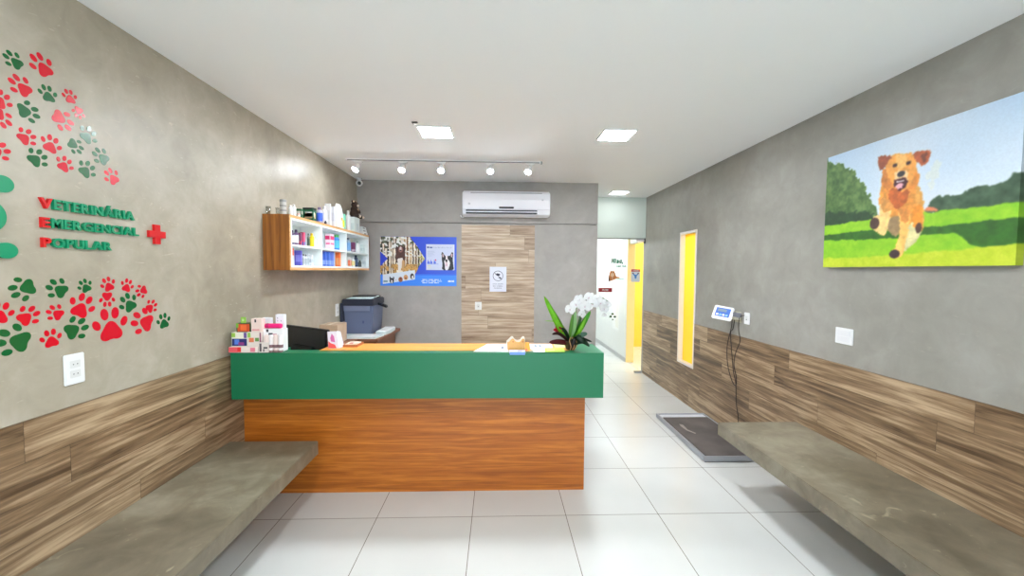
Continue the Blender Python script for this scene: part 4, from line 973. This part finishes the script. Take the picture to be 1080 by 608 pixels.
for k in range(4): box('button', -.052+k*.027, -.032+k*.027, -.036, -.018, .0012, .003, (M_WHITE, mat('key_light', (130, 190, 240), .4))[k % 2], t, 0, A)
bm = bmesh.new(); tube(bm, [hc-nrm*.03, hc-nrm*.05, Vector((XR-.04, 3.66, 1.145))], .010, 8); mesh_bm('arm', bm, mat('bracket_beige', (196, 190, 166), .4), t)
def cord(pxs, x, label, r=.0035):
    pts = [Vector((x if len(p) < 3 else p[2], *at(p[0], p[1], 0, x)[1:])) for p in pxs]
    bm = bmesh.new(); tube(bm, ncurve(pts, 5), r, 6); return tag(mesh_bm('power_cord', bm, mat('cord_brown', (44, 28, 24), .5), None, True), label, 'cord', 'cords hanging from the scale display')
cord([(772, 336), (771.5, 345), (767, 365), (767.5, 385), (772, 402), (776, 407), (776.5, 398), (774, 385), (776, 372), (780.5, 360), (779, 348), (780, 335), (785, 333)], XR-.022, 'brown cord looping from the display back up to the socket')
cord([(775, 336), (773, 347), (770.5, 352), (772, 375), (773.5, 392), (776, 405), (776.5, 425), (778.5, 440), (779, 452)], XR-.030, 'brown cord dropping from the display behind the bench')

# ================================================================== THINGS ON THE COUNTER
g = 'snack boxes piled at the left end of the counter'
def cbox(name, p0, p1, pt, pb, yf, d, col, label, panels=(), z0=None, cat='box', grp=g, rot=0):
    a = at(p0, pb, 1, yf); b = at(p1, pt, 1, yf); z0_ = a.z if z0 is None else z0
    x0 = max(a.x, XL+.012)
    t = thing(name, label, cat, ((x0+b.x)/2, yf+d/2, z0_), grp)
    box('carton', x0, b.x, yf, yf+d, z0_, b.z, mat('carton_%d_%d_%d' % col, col, .45), t, .0015)
    W = b.x-x0; H = b.z-z0_
    for i_, (u0, v0, u1, v1, c_) in enumerate(panels):
        box('printed_panel', x0+u0*W, x0+u1*W, yf-.001-.0004*i_, yf+.0005, z0_+v0*H, z0_+v1*H, mat('ink_%d_%d_%d' % c_, c_, .45), t)
    return t, b.z
PINKW = (236, 222, 214)
YF = CY+.004
_, h1 = cbox('display_tray', 240.5, 272, 366.2, 372, YF, .11, (244, 226, 218), 'red and white low display tray at the counter corner', ((0, .05, .3, .95, (238, 92, 100)), (.3, .1, .42, .95, (232, 40, 40)), (.74, .15, .9, .85, (236, 130, 150))), z0=CT)
_, h2 = cbox('snack_box', 244.2, 260.5, 350.8, 366, YF+.012, .06, (238, 232, 214), 'cream box with a dark blue picture on the tray', ((.04, .05, .98, .55, (40, 46, 110)), (.2, .15, .5, .5, (90, 130, 220)), (.02, .66, .25, .95, (160, 200, 80)), (.8, .6, .97, .98, (110, 80, 150)), (.45, .1, .8, .3, (150, 60, 130))), z0=h1)
_, h3 = cbox('snack_box', 261.3, 275.5, 350.4, 366, YF+.012, .06, PINKW, 'cream box with fruit pictures beside the blue picture box', ((.1, .3, .45, .6, (230, 130, 90)), (.55, .36, .82, .6, (110, 150, 80)), (.02, .62, .22, .95, (150, 200, 90)), (.88, .3, .98, .95, (150, 90, 110))), z0=h1)
_, h4 = cbox('snack_box', 249.2, 264.5, 341.3, 350.8, YF+.016, .05, (40, 70, 40), 'dark box with an orange picture on the upper layer', ((.1, .08, .9, .92, (214, 80, 40)), (.3, .2, .7, .8, (240, 110, 50)), (.0, .5, .16, 1, (110, 170, 60))), z0=h2)
cbox('price_card', 253.8, 259, 334.8, 341, YF+.03, .006, (150, 200, 80), 'small green card standing above the orange picture box', ((.3, .3, .7, .7, (200, 226, 150)),), z0=h4, cat='card')
_, h5 = cbox('snack_box', 264.9, 275.5, 336.5, 350.4, YF+.02, .045, (240, 214, 204), 'tall pale pink box with a black mark', ((.35, .72, .5, .95, (50, 40, 46)), (.1, .1, .8, .2, (226, 150, 150))), z0=h3)
_, h6 = cbox('snack_box', 272.8, 283.0, 361.5, 372, YF+.0, .05, (228, 216, 208), 'patterned white box right of the red tray', ((.1, .1, .3, .9, (90, 80, 84)), (.5, .4, .9, .55, (60, 50, 56)), (.45, .1, .6, .35, (120, 110, 112))), z0=CT)
# group of tubes
for i in range(4):
    a = at(281.5+i*4.9, 371.5, 1, YF+.02); zt = at(281.5+i*4.9, 353.5, 1, YF+.02).z
    t = thing('cream_tube', ('first', 'second', 'third', 'fourth')[i]+' pinkish cream tube in the row left of the monitor', 'tube', (a.x, YF+.02, CT), 'cream tubes beside the monitor')
    bm = bmesh.new(); lathe(bm, [(.013, 0), (.0145, .01), (.0145, (zt-CT)*.9), (.012, zt-CT)], (a.x, YF+.02, CT), 14); mesh_bm('tube_body', bm, mat('tube%d' % (i % 2), ((236, 214, 206), (240, 232, 230))[i % 2], .35), t, True)
    bm = bmesh.new(); lathe(bm, [(.0149, .03), (.0149, .05)], (a.x, YF+.02, CT), 14); mesh_bm('label', bm, mat('ink_grey2', (130, 96, 100), .45), t)
    bm = bmesh.new(); lathe(bm, [(.0135, .0), (.0152, .001), (.0152, .012), (.014, .013)], (a.x, YF+.02, CT), 14); mesh_bm('cap', bm, mat('tube_cap', (150, 120, 116), .4), t)
_, h7 = cbox('snack_box', 277, 298.5, 347.2, 371.8, YF+.04, .06, (240, 238, 238), 'white box with a dark picture behind the cream tubes', ((.3, .62, .5, .82, (70, 70, 80)), (.2, .86, .3, .98, (60, 56, 60)), (.5, .7, .7, .78, (200, 120, 140)), (.75, .66, .95, .74, (180, 180, 190))), z0=CT)
a = at(277.5, 345, 1, YF+.05); b = at(295.5, 345, 1, YF+.05)
t = thing('pink_roll', 'bright magenta roll lying across the white boxes', 'roll', ((a.x+b.x)/2, YF+.07, h7))
rr = .016
bm = bmesh.new(); tube(bm, [(a.x, YF+.07, h7+rr), (a.x+.006, YF+.07, h7+rr), (b.x-.006, YF+.07, h7+rr), (b.x, YF+.07, h7+rr)], [rr*.8, rr, rr, rr*.8], 18); mesh_bm('roll_body', bm, mat('magenta', (234, 20, 120), .35), t, True)
bm = bmesh.new(); tube(bm, [(a.x+.012, YF+.07, h7+rr), (a.x+.03, YF+.07, h7+rr)], rr+.0008, 18); mesh_bm('band', bm, mat('magenta_dark', (190, 20, 96), .35), t)
bz0 = CT
for (p0, p1, pt, l) in ((277, 285.3, 335.5, 'white card box behind the magenta roll, left one'), (291.2, 299.5, 332, 'taller white card box behind the magenta roll')):
    cbox('card_box', p0, p1, pt, 370, YF+.104, .03, (236, 240, 244), l, ((.2, .8, .3, .84, (170, 176, 184)), (.6, .8, .7, .84, (170, 176, 184)), (.2, .88, .3, .92, (170, 176, 184))), z0=CT)

# monitor behind the counter, standing on the lower desk
t = thing('computer_monitor', 'black computer monitor seen from behind at the left of the counter', 'monitor', (-1.45, 3.02, .742))
L, Rr = Vector((-1.668, 3.145, 0)), Vector((-1.232, 2.875, 0)); ux = (Rr-L).normalized(); ny = Vector((ux.y, -ux.x, 0)).normalized()
if ny.y > 0: ny = -ny
W = (Rr-L).length; tilt = Vector((0, 0, 1))-ny*.06; tilt.normalize(); nn = ux.cross(tilt).normalized()
if nn.y > 0: nn = -nn
org = (L+Rr)/2+Vector((0, 0, .80))
A = Matrix(((ux.x, tilt.x, nn.x, org.x), (ux.y, tilt.y, nn.y, org.y), (ux.z, tilt.z, nn.z, org.z), (0, 0, 0, 1)))
box('back_shell', -W/2, W/2, 0, .335, -.022, 0, mat('monitor_black', (26, 27, 31), .22), t, .006, A)
box('bezel', -W/2-.002, W/2+.002, -.002, .337, -.030, -.020, M_BLACK, t, .003, A)
box('screen', -W/2+.012, W/2-.012, .014, .323, -.0312, -.0298, mat('dark_screen', (10, 12, 18), .1), t, 0, A)
box('bulge', -W*.25, W*.25, .04, .2, 0, .018, mat('monitor_black', (26, 27, 31), .22), t, .008, A)
box('stand_neck', -.03, .03, -.050, .08, -.012, -.002, M_BLACK, t, .003, A)
bc = org-Vector((0, 0, .058)); bm = bmesh.new(); bx(bm, bc.x-.10, bc.x+.10, bc.y-.07, bc.y+.07, .742, .755, .004); mesh_bm('stand_base', bm, M_BLACK, t)

# leaning brochure
a = at(344.5, 367.6, 1, 2.80); b = at(355, 349.6, 1, 2.83)
t = thing('folded_brochure', 'pink and white folded brochure standing right of the monitor', 'brochure', ((a.x+b.x)/2, 2.8, CT))
bm = bmesh.new(); q = [(a.x+.012, 2.80, CT), (a.x+.075, 2.80, CT), (a.x+.05, 2.83, b.z), (a.x-.006, 2.83, b.z-.004)]; prism(bm, q, (0, .003, 0)); mesh_bm('cover', bm, mat('brochure_white', (236, 226, 236), .4), t)
bm = bmesh.new(); q = [(a.x+.0785, 2.803, CT), (a.x+.098, 2.86, CT), (a.x+.075, 2.85, b.z-.004), (a.x+.0535, 2.833, b.z)]; prism(bm, q, (-.002, .001, 0)); mesh_bm('back_leaf', bm, mat('brochure_lilac', (214, 220, 244), .4), t)
bm = bmesh.new()
def br(u, v): 
    p = Vector((a.x+.012-.018*v, 2.7988+.03*v, CT+(b.z-CT)*v)); w = .063-.007*v; return p+Vector((w*u, 0, 0))
prism(bm, [br(.02, .02), br(.9, .02), br(.75, .22), br(.3, .3), br(.05, .42)], (0, -.0006, 0)); mesh_bm('print_patch', bm, mat('ink_coral', (240, 90, 90), .45), t)
bm = bmesh.new(); prism(bm, [br(.35, .4), br(.8, .35), br(.75, .7), br(.5, .86), br(.3, .6)], (0, -.0008, 0)); mesh_bm('print_patch', bm, mat('ink_rose', (220, 110, 170), .45), t)
# card tray
t = thing('wooden_card_tray', 'flat wooden tray with cards lying on the counter by the brochure', 'tray', (-1.06, 2.92, CT))
x0, x1, y0, y1 = -1.085, -.985, 2.84, 2.975
M_TW = mat('tray_wood', (190, 110, 60), .5, vary=.1, vscale=20)
box('tray_base', x0, x1, y0, y1, CT, CT+.006, M_TW, t)
for a in ((x0, x1, y0, y0+.005), (x0, x1, y1-.005, y1), (x0, x0+.005, y0+.005, y1-.005), (x1-.005, x1, y0+.005, y1-.005)): box('rim', *a, CT+.006, CT+.016, M_TW, t)
box('card_stack', x0+.01, x1-.012, y0+.012, y1-.012, CT+.006, CT+.020, mat('card_cream', (240, 218, 196), .5), t)
box('card_mark', x0+.03, x0+.055, y0+.03, y0+.07, CT+.020, CT+.0206, mat('ink_red', (200, 60, 60), .5), t)

# sheets on the counter
def sheet(pts, z, label, m, name='paper_sheet', cat='paper', marks=(), th=.0012):
    w = [at(p[0], p[1], 2, z) for p in pts]; 
    w = [Vector((q.x, min(max(q.y, CY+.001), 2.975), z)) for q in w]
    c = sum(w, Vector())/len(w); t = thing(name, label, cat, c)
    bm = bmesh.new(); prism(bm, w, (0, 0, th)); mesh_bm('sheet', bm, m, t)
    for (u0, v0, u1, v1, mm) in marks:
        A, B, C_, D_ = w
        def I(u, v): return (A*(1-u)+B*u)*(1-v)+(D_*(1-u)+C_*u)*v+Vector((0, 0, th))
        bm = bmesh.new(); prism(bm, [I(u0, v0), I(u1, v0), I(u1, v1), I(u0, v1)], (0, 0, .0004)); mesh_bm('printed_mark', bm, mm, t)
    return t
M_PAP = mat('paper_white', (246, 246, 246), .5); M_INK = mat('ink_steel', (90, 110, 130), .5)
sheet([(499, 371.2), (536.5, 371.5), (534, 363.2), (514, 363.2)], CT, 'white paper sheet left of the cat-shaped holder', M_PAP, marks=((.76, .35, .86, .65, M_INK),))
sheet([(560, 369.2), (584, 369.4), (581.5, 363.4), (558.5, 363.2)], CT, 'pale blue-white printed sheet behind the green leaflet', mat('paper_blue', (220, 234, 246), .5), marks=((.2, .5, .3, .8, M_INK), (.4, .5, .5, .8, M_INK)))
sheet([(562.5, 371.6), (575, 371.6), (574, 368.8), (561.5, 368.6)], CT+.0016, 'small white slip tucked between the blue sheet and leaflet', M_PAP)
sheet([(575.2, 371.6), (596, 371.6), (594, 367.4), (574.2, 367.4)], CT+.0034, 'lime green leaflet at the front edge of the counter', mat('paper_lime', (190, 232, 84), .5), 'leaflet', 'leaflet', marks=((.1, .3, .5, .6, mat('ink_lime', (214, 244, 140), .5)),))
sheet([(585.5, 366.8), (597, 366.8), (594, 363.6), (583.8, 363.6)], CT, 'pale green leaflet tucked beside the orchid pot', mat('paper_pale', (206, 230, 160), .5), 'leaflet', 'leaflet')
# blue card booklet hanging over the front edge
a, b = at(537.3, 368.5, 1, CY), at(554, 374, 1, CY)
t = thing('card_booklet', 'lilac and blue booklet overhanging the counter edge below the holder', 'booklet', ((a.x+b.x)/2, CY, CT))
box('cover', a.x, b.x, CY-.012, CY+.05, CT, CT+.008, mat('booklet_lilac', (218, 214, 246), .45), t)
box('front_edge', a.x+.002, b.x-.002, CY-.014, CY-.012, CT-.012, CT+.008, mat('booklet_blue', (110, 150, 214), .45), t)
box('title_mark', a.x+.055, b.x-.02, CY+.0, CY+.02, CT+.008, CT+.0086, mat('ink_violet', (96, 90, 190), .5), t)
# cat-shaped tan holder
YH = 2.73
a, b = at(535.3, 368, 1, YH), at(553.6, 357.5, 1, YH)
t = thing('cat_shaped_holder', 'tan holder with two rounded ears and white edging on the counter', 'holder', ((a.x+b.x)/2, YH, CT))
W, H = b.x-a.x, b.z-CT
ol = [(0, 0), (1, 0), (1, .75), (.97, .95), (.9, 1), (.82, .92), (.74, .72), (.55, .68), (.42, .8), (.36, .97), (.28, 1), (.2, .9), (.1, .74), (0, .62)]
ol = [(p.x, p.y) for p in smooth_closed([Vector((u, v, 0)) for u, v in ol[0:]], 1)]
bm = bmesh.new(); prism(bm, [(a.x+u*W, YH, CT+v*H) for u, v in ol], (0, .008, 0)); mesh_bm('front_face', bm, mat('holder_tan', (226, 170, 96), .5, vary=.08, vscale=30), t)
bm = bmesh.new(); prism(bm, [(a.x-.008+u*(W+.012), YH+.055, CT+v*(H+.008)) for u, v in ol], (0, .008, 0)); mesh_bm('back_face', bm, mat('holder_white', (244, 240, 232), .5), t)
bm = bmesh.new(); bx(bm, a.x, a.x+.006, YH+.008, YH+.055, CT, CT+H*.6); bx(bm, b.x-.006, b.x, YH+.008, YH+.055, CT, CT+H*.7); bx(bm, a.x+.006, b.x-.006, YH+.008, YH+.055, CT, CT+.006); mesh_bm('side_walls', bm, mat('holder_tan', (226, 170, 96), .5), t)
for u in (.32, .88):
    bm = bmesh.new(); prism(bm, [(a.x+u*W+.006*math.cos(k*PI/6), YH-.0008, CT+.74*H+.006*math.sin(k*PI/6)) for k in range(12)], (0, .001, 0)); mesh_bm('ear_dot', bm, mat('ear_dot', (206, 126, 70), .5), t)
a2 = at(553.8, 369.5, 1, 2.70); b2 = at(557.8, 361.5, 1, 2.73)
t = thing('orange_card', 'small orange card leaning right of the cat-shaped holder', 'card', (a2.x, 2.70, CT))
bm = bmesh.new(); prism(bm, [(a2.x+.002, 2.70, CT), (a2.x+.032, 2.70, CT), (a2.x+.030, 2.74, b2.z), (a2.x+.004, 2.74, b2.z)], (0, .002, 0)); mesh_bm('card_face', bm, mat('orange_card', (240, 160, 60), .45), t)
bm = bmesh.new(); prism(bm, [(a2.x+.006, 2.6985, CT+.002), (a2.x+.014, 2.6985, CT+.002), (a2.x+.014, 2.7085, CT+.016), (a2.x+.006, 2.7085, CT+.016)], (0, -.0006, 0)); mesh_bm('printed_mark', bm, mat('ink_pink', (230, 90, 110), .45), t)
c = at(560.5, 371, 2, CT+.003)
t = thing('key_ring', 'small dark key ring lying at the counter edge', 'keys', c)
bm = bmesh.new(); tube(bm, [(c.x+.010*math.cos(k*PI/8), c.y+.012+.010*math.sin(k*PI/8), CT+.0015) for k in range(17)], .0015, 6, False); mesh_bm('ring', bm, M_STEEL, t)
bm = bmesh.new(); bx(bm, c.x+.012, c.x+.034, c.y+.006, c.y+.012, CT, CT+.003, .001); mesh_bm('key', bm, M_DGREY, t)

# ================================================================== ORCHID ARRANGEMENT
OX, OY = .507, 2.76
t = thing('orchid_arrangement', 'white orchid in a dark pot with grassy leaves at the counter end', 'plant', (OX, OY, CT))
bm = bmesh.new(); lathe(bm, [(.028, 0), (.034, .004), (.044, .055), (.046, .062), (.041, .062), (.038, .050), (.0, .048)], (OX, OY, CT), 24); mesh_bm('pot', bm, mat('pot_dark', (52, 30, 28), .4), t, True)
for k in range(3):
    bm = bmesh.new(); an = -1.9+k*.5
    tube(bm, ncurve([(OX+.030*math.cos(an), OY+.030*math.sin(an)-.004, CT+.002), (OX+.047*math.cos(an+.2), OY+.047*math.sin(an+.2), CT+.03), (OX+.05*math.cos(an), OY+.05*math.sin(an), CT+.066), (OX+.02*math.cos(an), OY+.02*math.sin(an), CT+.088)]), .0025, 6); mesh_bm('raffia_tie', bm, mat('raffia', (214, 160, 110), .6), t, True)
def leaf(nm, base, mid, tip, w, m, fold=.25, n=10, side=None):
    pts = ncurve([base, mid, tip], n//2); bm = bmesh.new(); rows = []
    for i, p in enumerate(pts):
        s = i/(len(pts)-1); d = (pts[min(i+1, len(pts)-1)]-pts[max(i-1, 0)]).normalized()
        sd = Vector(side) if side else d.cross(Vector((0, -1, .3))).normalized()
        sd = (sd-d*sd.dot(d)).normalized(); up = sd.cross(d).normalized()
        ww = w*(math.sin(PI*min(1, (s*.93+.07)))**.6)*(1 if s < .97 else .3)
        rows.append([bm.verts.new(p+sd*ww*q+up*abs(q)*ww*fold) for q in (-1, -.5, 0, .5, 1)])
    for a_, b_ in zip(rows, rows[1:]):
        for k in range(4): bm.faces.new((a_[k], a_[k+1], b_[k+1], b_[k]))
    r = bmesh.ops.solidify(bm, geom=bm.faces[:], thickness=.0012)
    return mesh_bm(nm, bm, m, t, True)
def op(px, py, y): return at(px, py, 1, y)
ML = mat('leaf_lime', (128, 196, 44), .4, vary=.2, vscale=20); ML2 = mat('leaf_grass', (72, 160, 30), .4, vary=.2, vscale=20); MD = mat('leaf_dark', (26, 52, 34), .3); MM = mat('leaf_maroon', (92, 26, 34), .35)
base = Vector((OX, OY, CT+.05))
leaf('grass_leaf', base, op(590, 345, 2.72), op(573.5, 312, 2.70), .023, ML)
leaf('grass_leaf', base+Vector((-.004, 0, 0)), op(587, 337, 2.75), op(577, 320, 2.74), .018, ML2)
leaf('grass_leaf', base+Vector((-.006, 0, 0)), op(592, 342, 2.74), op(574, 338.5, 2.70), .004, ML)
leaf('grass_leaf', base+Vector((0, 0, 0)), op(602, 348, 2.74), op(604.5, 331, 2.75), .015, mat('leaf_striped', (96, 150, 52), .4))
leaf('grass_leaf', base+Vector((.004, 0, 0)), op(606, 345, 2.73), op(607, 328, 2.74), .013, mat('leaf_pale', (150, 190, 130), .4))
leaf('grass_leaf', base+Vector((.006, 0, 0)), op(610, 345, 2.73), op(614, 326, 2.74), .010, mat('leaf_deep', (60, 100, 56), .4))
leaf('grass_leaf', base+Vector((.008, 0, 0)), op(613, 345, 2.71), op(623, 328, 2.70), .019, ML2)
leaf('grass_leaf', base+Vector((.010, 0, 0)), op(611, 350, 2.70), op(618, 335, 2.69), .013, ML)
leaf('broad_leaf', base+Vector((0, 0, -.004)), op(590, 352.5, 2.70), op(582, 353, 2.68), .012, mat('leaf_brown', (60, 30, 30), .35))
leaf('broad_leaf', base+Vector((0, 0, -.008)), op(590, 361, 2.72), op(579, 361.5, 2.70), .021, MM, fold=.1, side=(0, .55, .83))
leaf('broad_leaf', base+Vector((0, 0, -.004)), op(596, 350, 2.71), op(592, 346, 2.70), .013, MD)
leaf('broad_leaf', base+Vector((.01, 0, -.010)), op(614, 359, 2.69), op(622, 365.5, 2.70), .026, MD, fold=.1, side=(.0, .6, .8))
leaf('broad_leaf', base+Vector((.01, 0, -.006)), op(613, 354, 2.70), op(619.5, 352, 2.72), .018, mat('leaf_sage', (84, 120, 100), .4), fold=.2)
leaf('broad_leaf', base+Vector((.01, 0, -.006)), op(611, 357, 2.72), op(624.5, 361, 2.78), .012, MD)
leaf('broad_leaf', base+Vector((.006, 0, -.002)), op(609, 354, 2.69), op(614, 361, 2.66), .018, MD, side=(.9, 0, .3))
leaf('broad_leaf', base+Vector((0, 0, -.01)), op(606, 357, 2.70), op(604, 366, 2.695), .014, mat('leaf_dark2', (40, 30, 28), .35), side=(1, 0, 0))
# red rosette
rc = op(589.5, 349.5, 2.74)
for k in range(9):
    an = k*2.4; d = Vector((math.cos(an)*.9, math.sin(an)*.5-.2, .5+.3*math.sin(k))).normalized()
    leaf('red_bract', rc-Vector((0, 0, .012)), rc+d*.012, rc+d*(.036 if k % 2 else .046), .015, mat('bract_red', (196, 18, 48), .4))
bm = bmesh.new(); tube(bm, ncurve([base, op(596, 356, 2.75), rc-Vector((0, 0, .008))]), .003, 6); mesh_bm('stem', bm, ML2, t, True)
# flower stems
MS = mat('stem_green', (110, 130, 70), .5)
st1 = [base, op(606, 335, 2.78), op(604, 322, 2.78), op(614, 314, 2.78), op(630, 312, 2.78), op(641, 318, 2.77)]
bm = bmesh.new(); tube(bm, ncurve(st1, 5), .0028, 6); mesh_bm('stem', bm, MS, t, True)
st2 = [base, op(610, 338, 2.75), op(608, 326, 2.74), op(616, 320, 2.73), op(626, 321, 2.72)]
bm = bmesh.new(); tube(bm, ncurve(st2, 5), .0028, 6); mesh_bm('stem', bm, MS, t, True)
MF = mat('petal_white', (252, 252, 252), .55); MC = mat('lip_pink', (226, 196, 208), .5)
def blossom(px, py, y, s, yaw, pit, roll=0):
    s *= 1.16
    c_ = op(px, py, y); A = Matrix.Translation(c_) @ Matrix.Rotation(yaw, 4, 'Z') @ Matrix.Rotation(pit, 4, 'X') @ Matrix.Rotation(roll, 4, 'Y')
    bm = bmesh.new()
    for an, l, w_ in ((PI/2, 1, .42), (PI/2+2.25, .95, .40), (PI/2-2.25, .95, .40), (.12, 1.0, .66), (PI-.12, 1.0, .66)):
        rows = []
        for i in range(6):
            r = .06+l*i/5*.96; ww = w_*math.sin(PI*min(.96, .12+.80*i/5))**.75; row = []
            for q in (-1, -.5, 0, .5, 1):
                u = r*math.cos(an)-q*ww*math.sin(an); v = r*math.sin(an)+q*ww*math.cos(an)
                row.append(bm.verts.new(A @ (Vector((u, -.10*r*r*2+.10*q*q*.5+.02*(an > 1 and an < 2), v))*s)))
            rows.append(row)
        for a_, b_ in zip(rows, rows[1:]):
            for k in range(4): bm.faces.new((a_[k], a_[k+1], b_[k+1], b_[k]))
    bmesh.ops.solidify(bm, geom=bm.faces[:], thickness=.0010)
    fl = mesh_bm('flower', bm, MF, t, True)
    bm = bmesh.new(); bmesh.ops.create_uvsphere(bm, u_segments=10, v_segments=8, radius=s*.11, matrix=A @ Matrix.Translation((0, -s*.10, -s*.08)) @ Matrix.Diagonal((.8, 1, 1.3, 1)))
    o = mesh_bm('lip', bm, MC, fl, True)
    return fl
for a in ((601, 326.5, 2.745, .034, .25, 0, .3), (607.5, 321.5, 2.735, .036, -.2, .1, -.2), (611, 316.5, 2.76, .034, .1, -.1, .4), (617, 323.5, 2.715, .036, -.3, 0, 0), (621, 314, 2.76, .036, .2, .2, .7),
          (624.5, 321, 2.72, .037, -.1, .1, -.4), (629.5, 315.5, 2.74, .034, .3, 0, .2), (634, 320, 2.73, .034, -.25, .1, .9), (637.5, 326, 2.72, .026, -.4, .1, .2), (613.5, 331.5, 2.71, .026, .2, .3, .5), (637, 332.5, 2.71, .016, .1, .2, .2), (641, 321, 2.75, .022, -.5, 0, .4)):
    blossom(*a)
# bloom stalk to pendent bud
bm = bmesh.new(); tube(bm, ncurve([op(641, 318, 2.77), op(641, 326, 2.74), op(637.5, 331, 2.712)]), .0016, 6); mesh_bm('stem', bm, MS, t, True)

# ================================================================== PRINTER CORNER
DZ = .83
t = thing('side_desk', 'wooden side cabinet in the back left corner under the printer', 'cabinet', (-1.5, 4.6, 0))
bm = bmesh.new(); prism(bm, [(XL+.009, 3.75, DZ-.03), (-1.48, 3.75, DZ-.03), (-1.48, 4.28, DZ-.03), (-1.27, 4.28, DZ-.03), (-1.235, 4.70, DZ-.03), (-1.235, YB-.002, DZ-.03), (XL+.009, YB-.002, DZ-.03)], (0, 0, .03)); mesh_bm('desk_top', bm, mat('desk_brown', (142, 92, 66), .45), t)
box('cabinet_body', XL+.009, -1.30, 4.32, YB-.002, .0, DZ-.03, mat('desk_brown', (142, 92, 66), .45), t)
box('leg_panel', XL+.009, -1.50, 3.76, 3.78, .0, DZ-.03, mat('desk_brown', (142, 92, 66), .45), t)
t = thing('paper_pile', 'flat white paper pile on the side desk in front of the printer', 'paper', (-1.5, 4.4, DZ))
bm = bmesh.new(); prism(bm, [(-1.735, 4.29, DZ), (-1.30, 4.29, DZ), (-1.265, 4.50, DZ), (-1.28, 4.53, DZ), (-1.735, 4.53, DZ)], (0, 0, .018)); mesh_bm('sheets', bm, mat('paper_cool', (216, 228, 230), .5), t)
bm = bmesh.new(); prism(bm, [(-1.60, 4.33, DZ+.018), (-1.34, 4.31, DZ+.018), (-1.32, 4.48, DZ+.018), (-1.58, 4.50, DZ+.018)], (0, 0, .002)); mesh_bm('top_sheet', bm, M_PAP, t)
t = thing('paper_pile', 'taller white paper stack on the desk right of the printer', 'paper', (-1.31, 4.75, DZ))
bm = bmesh.new(); prism(bm, [(-1.375, 4.56, DZ), (-1.262, 4.56, DZ), (-1.245, 4.72, DZ), (-1.255, 4.95, DZ), (-1.375, 4.95, DZ)], (0, 0, .036)); mesh_bm('sheets', bm, mat('paper_cool', (216, 228, 230), .5), t)
bm = bmesh.new(); prism(bm, [(-1.37, 4.57, DZ+.036), (-1.27, 4.57, DZ+.036), (-1.25, 4.72, DZ+.036), (-1.26, 4.94, DZ+.036), (-1.37, 4.94, DZ+.036)], (0, 0, .006)); mesh_bm('top_sheet', bm, M_PAP, t)
PZ = DZ

t = thing('office_printer', 'grey blue office printer with black lid in the back left corner', 'printer', (-1.55, 4.75, PZ))
x0, x1, y0, y1 = -1.735, -1.40, 4.56, 4.96
MPB = mat('printer_blue', (98, 108, 136), .4)
bm = bmesh.new(); vs = bx(bm, x0, x1, y0, y1, PZ, PZ+.34, .012)
for v in bm.verts:
    if v.co.z < PZ+.15: v.co.x = (x0+x1)/2+(v.co.x-(x0+x1)/2)*(.86+.14*(v.co.z-PZ)/.15)
mesh_bm('body', bm, MPB, t)
box('front_cover', x0+.004, x1-.04, y0-.012, y0+.002, PZ+.27, PZ+.33, mat('printer_blue_light', (118, 126, 152), .4), t, .004)
box('scanner_lid', x0-.004, x1+.01, y0-.02, y1, PZ+.33, PZ+.405, mat('printer_dark', (38, 42, 58), .35), t, .008)
box('paper_feeder', x0+.05, x1-.02, y0+.14, y1-.04, PZ+.405, PZ+.43, M_BLACK, t, .006)
bm = bmesh.new(); prism(bm, [(x0+.03, y0+.02, PZ+.405), (x1-.03, y0+.0, PZ+.405), (x1+.0, y0+.25, PZ+.425), (x0+.08, y0+.25, PZ+.425)], (0, 0, .004)); mesh_bm('top_sheet', bm, mat('paper_mint', (220, 240, 244), .5), t)
bm = bmesh.new(); bx(bm, x1+.0, x1+.11, y0+.14, y0+.2, PZ+.33, PZ+.36, .006, 2, Matrix.Translation((0, 0, 0)))
for v in bm.verts: v.co.z -= max(0, v.co.x-(x1+.03))*.5
mesh_bm('side_handle', bm, M_BLACK, t)
box('control_mark', (x0+x1)/2+.045, (x0+x1)/2+.065, y0-.001, y0+.002, PZ+.13, PZ+.16, mat('printer_badge', (70, 80, 120), .4), t)
box('side_unit', x0-.015, x0-.0, y0-.05, y0+.1, PZ+.15, PZ+.36, mat('printer_side', (60, 64, 80), .4), t, .003)
t = thing('cardboard_box', 'beige cardboard box against the left wall before the printer', 'box', (-1.63, 4.0, DZ))
box('box_body', XL+.009, -1.57, 3.98, 4.22, DZ, DZ+.190, mat('kraft', (198, 172, 146), .6, vary=.08), t, .003)
box('tape', -1.68, -1.64, 3.978, 4.222, DZ+.189, DZ+.1915, mat('tape', (210, 190, 160), .3), t)

# ================================================================== CAMERA AND OUTPUT LOOK
cam = bpy.data.cameras.new('Camera'); co = bpy.data.objects.new('Camera', cam); COL.objects.link(co)
cam.sensor_width = 36; cam.sensor_fit = 'HORIZONTAL'; cam.lens = F/1080*36; cam.clip_start = .02; cam.clip_end = 100
Mx = Matrix(((CR.x, CU.x, -CF.x, 0), (CR.y, CU.y, -CF.y, 0), (CR.z, CU.z, -CF.z, CH), (0, 0, 0, 1))); co.matrix_world = Mx
scene.camera = co
vs_ = scene.view_settings; vs_.view_transform = 'Standard'; vs_.look = 'None'; vs_.gamma = 1; vs_.exposure = 1.0; vs_.use_curve_mapping = False
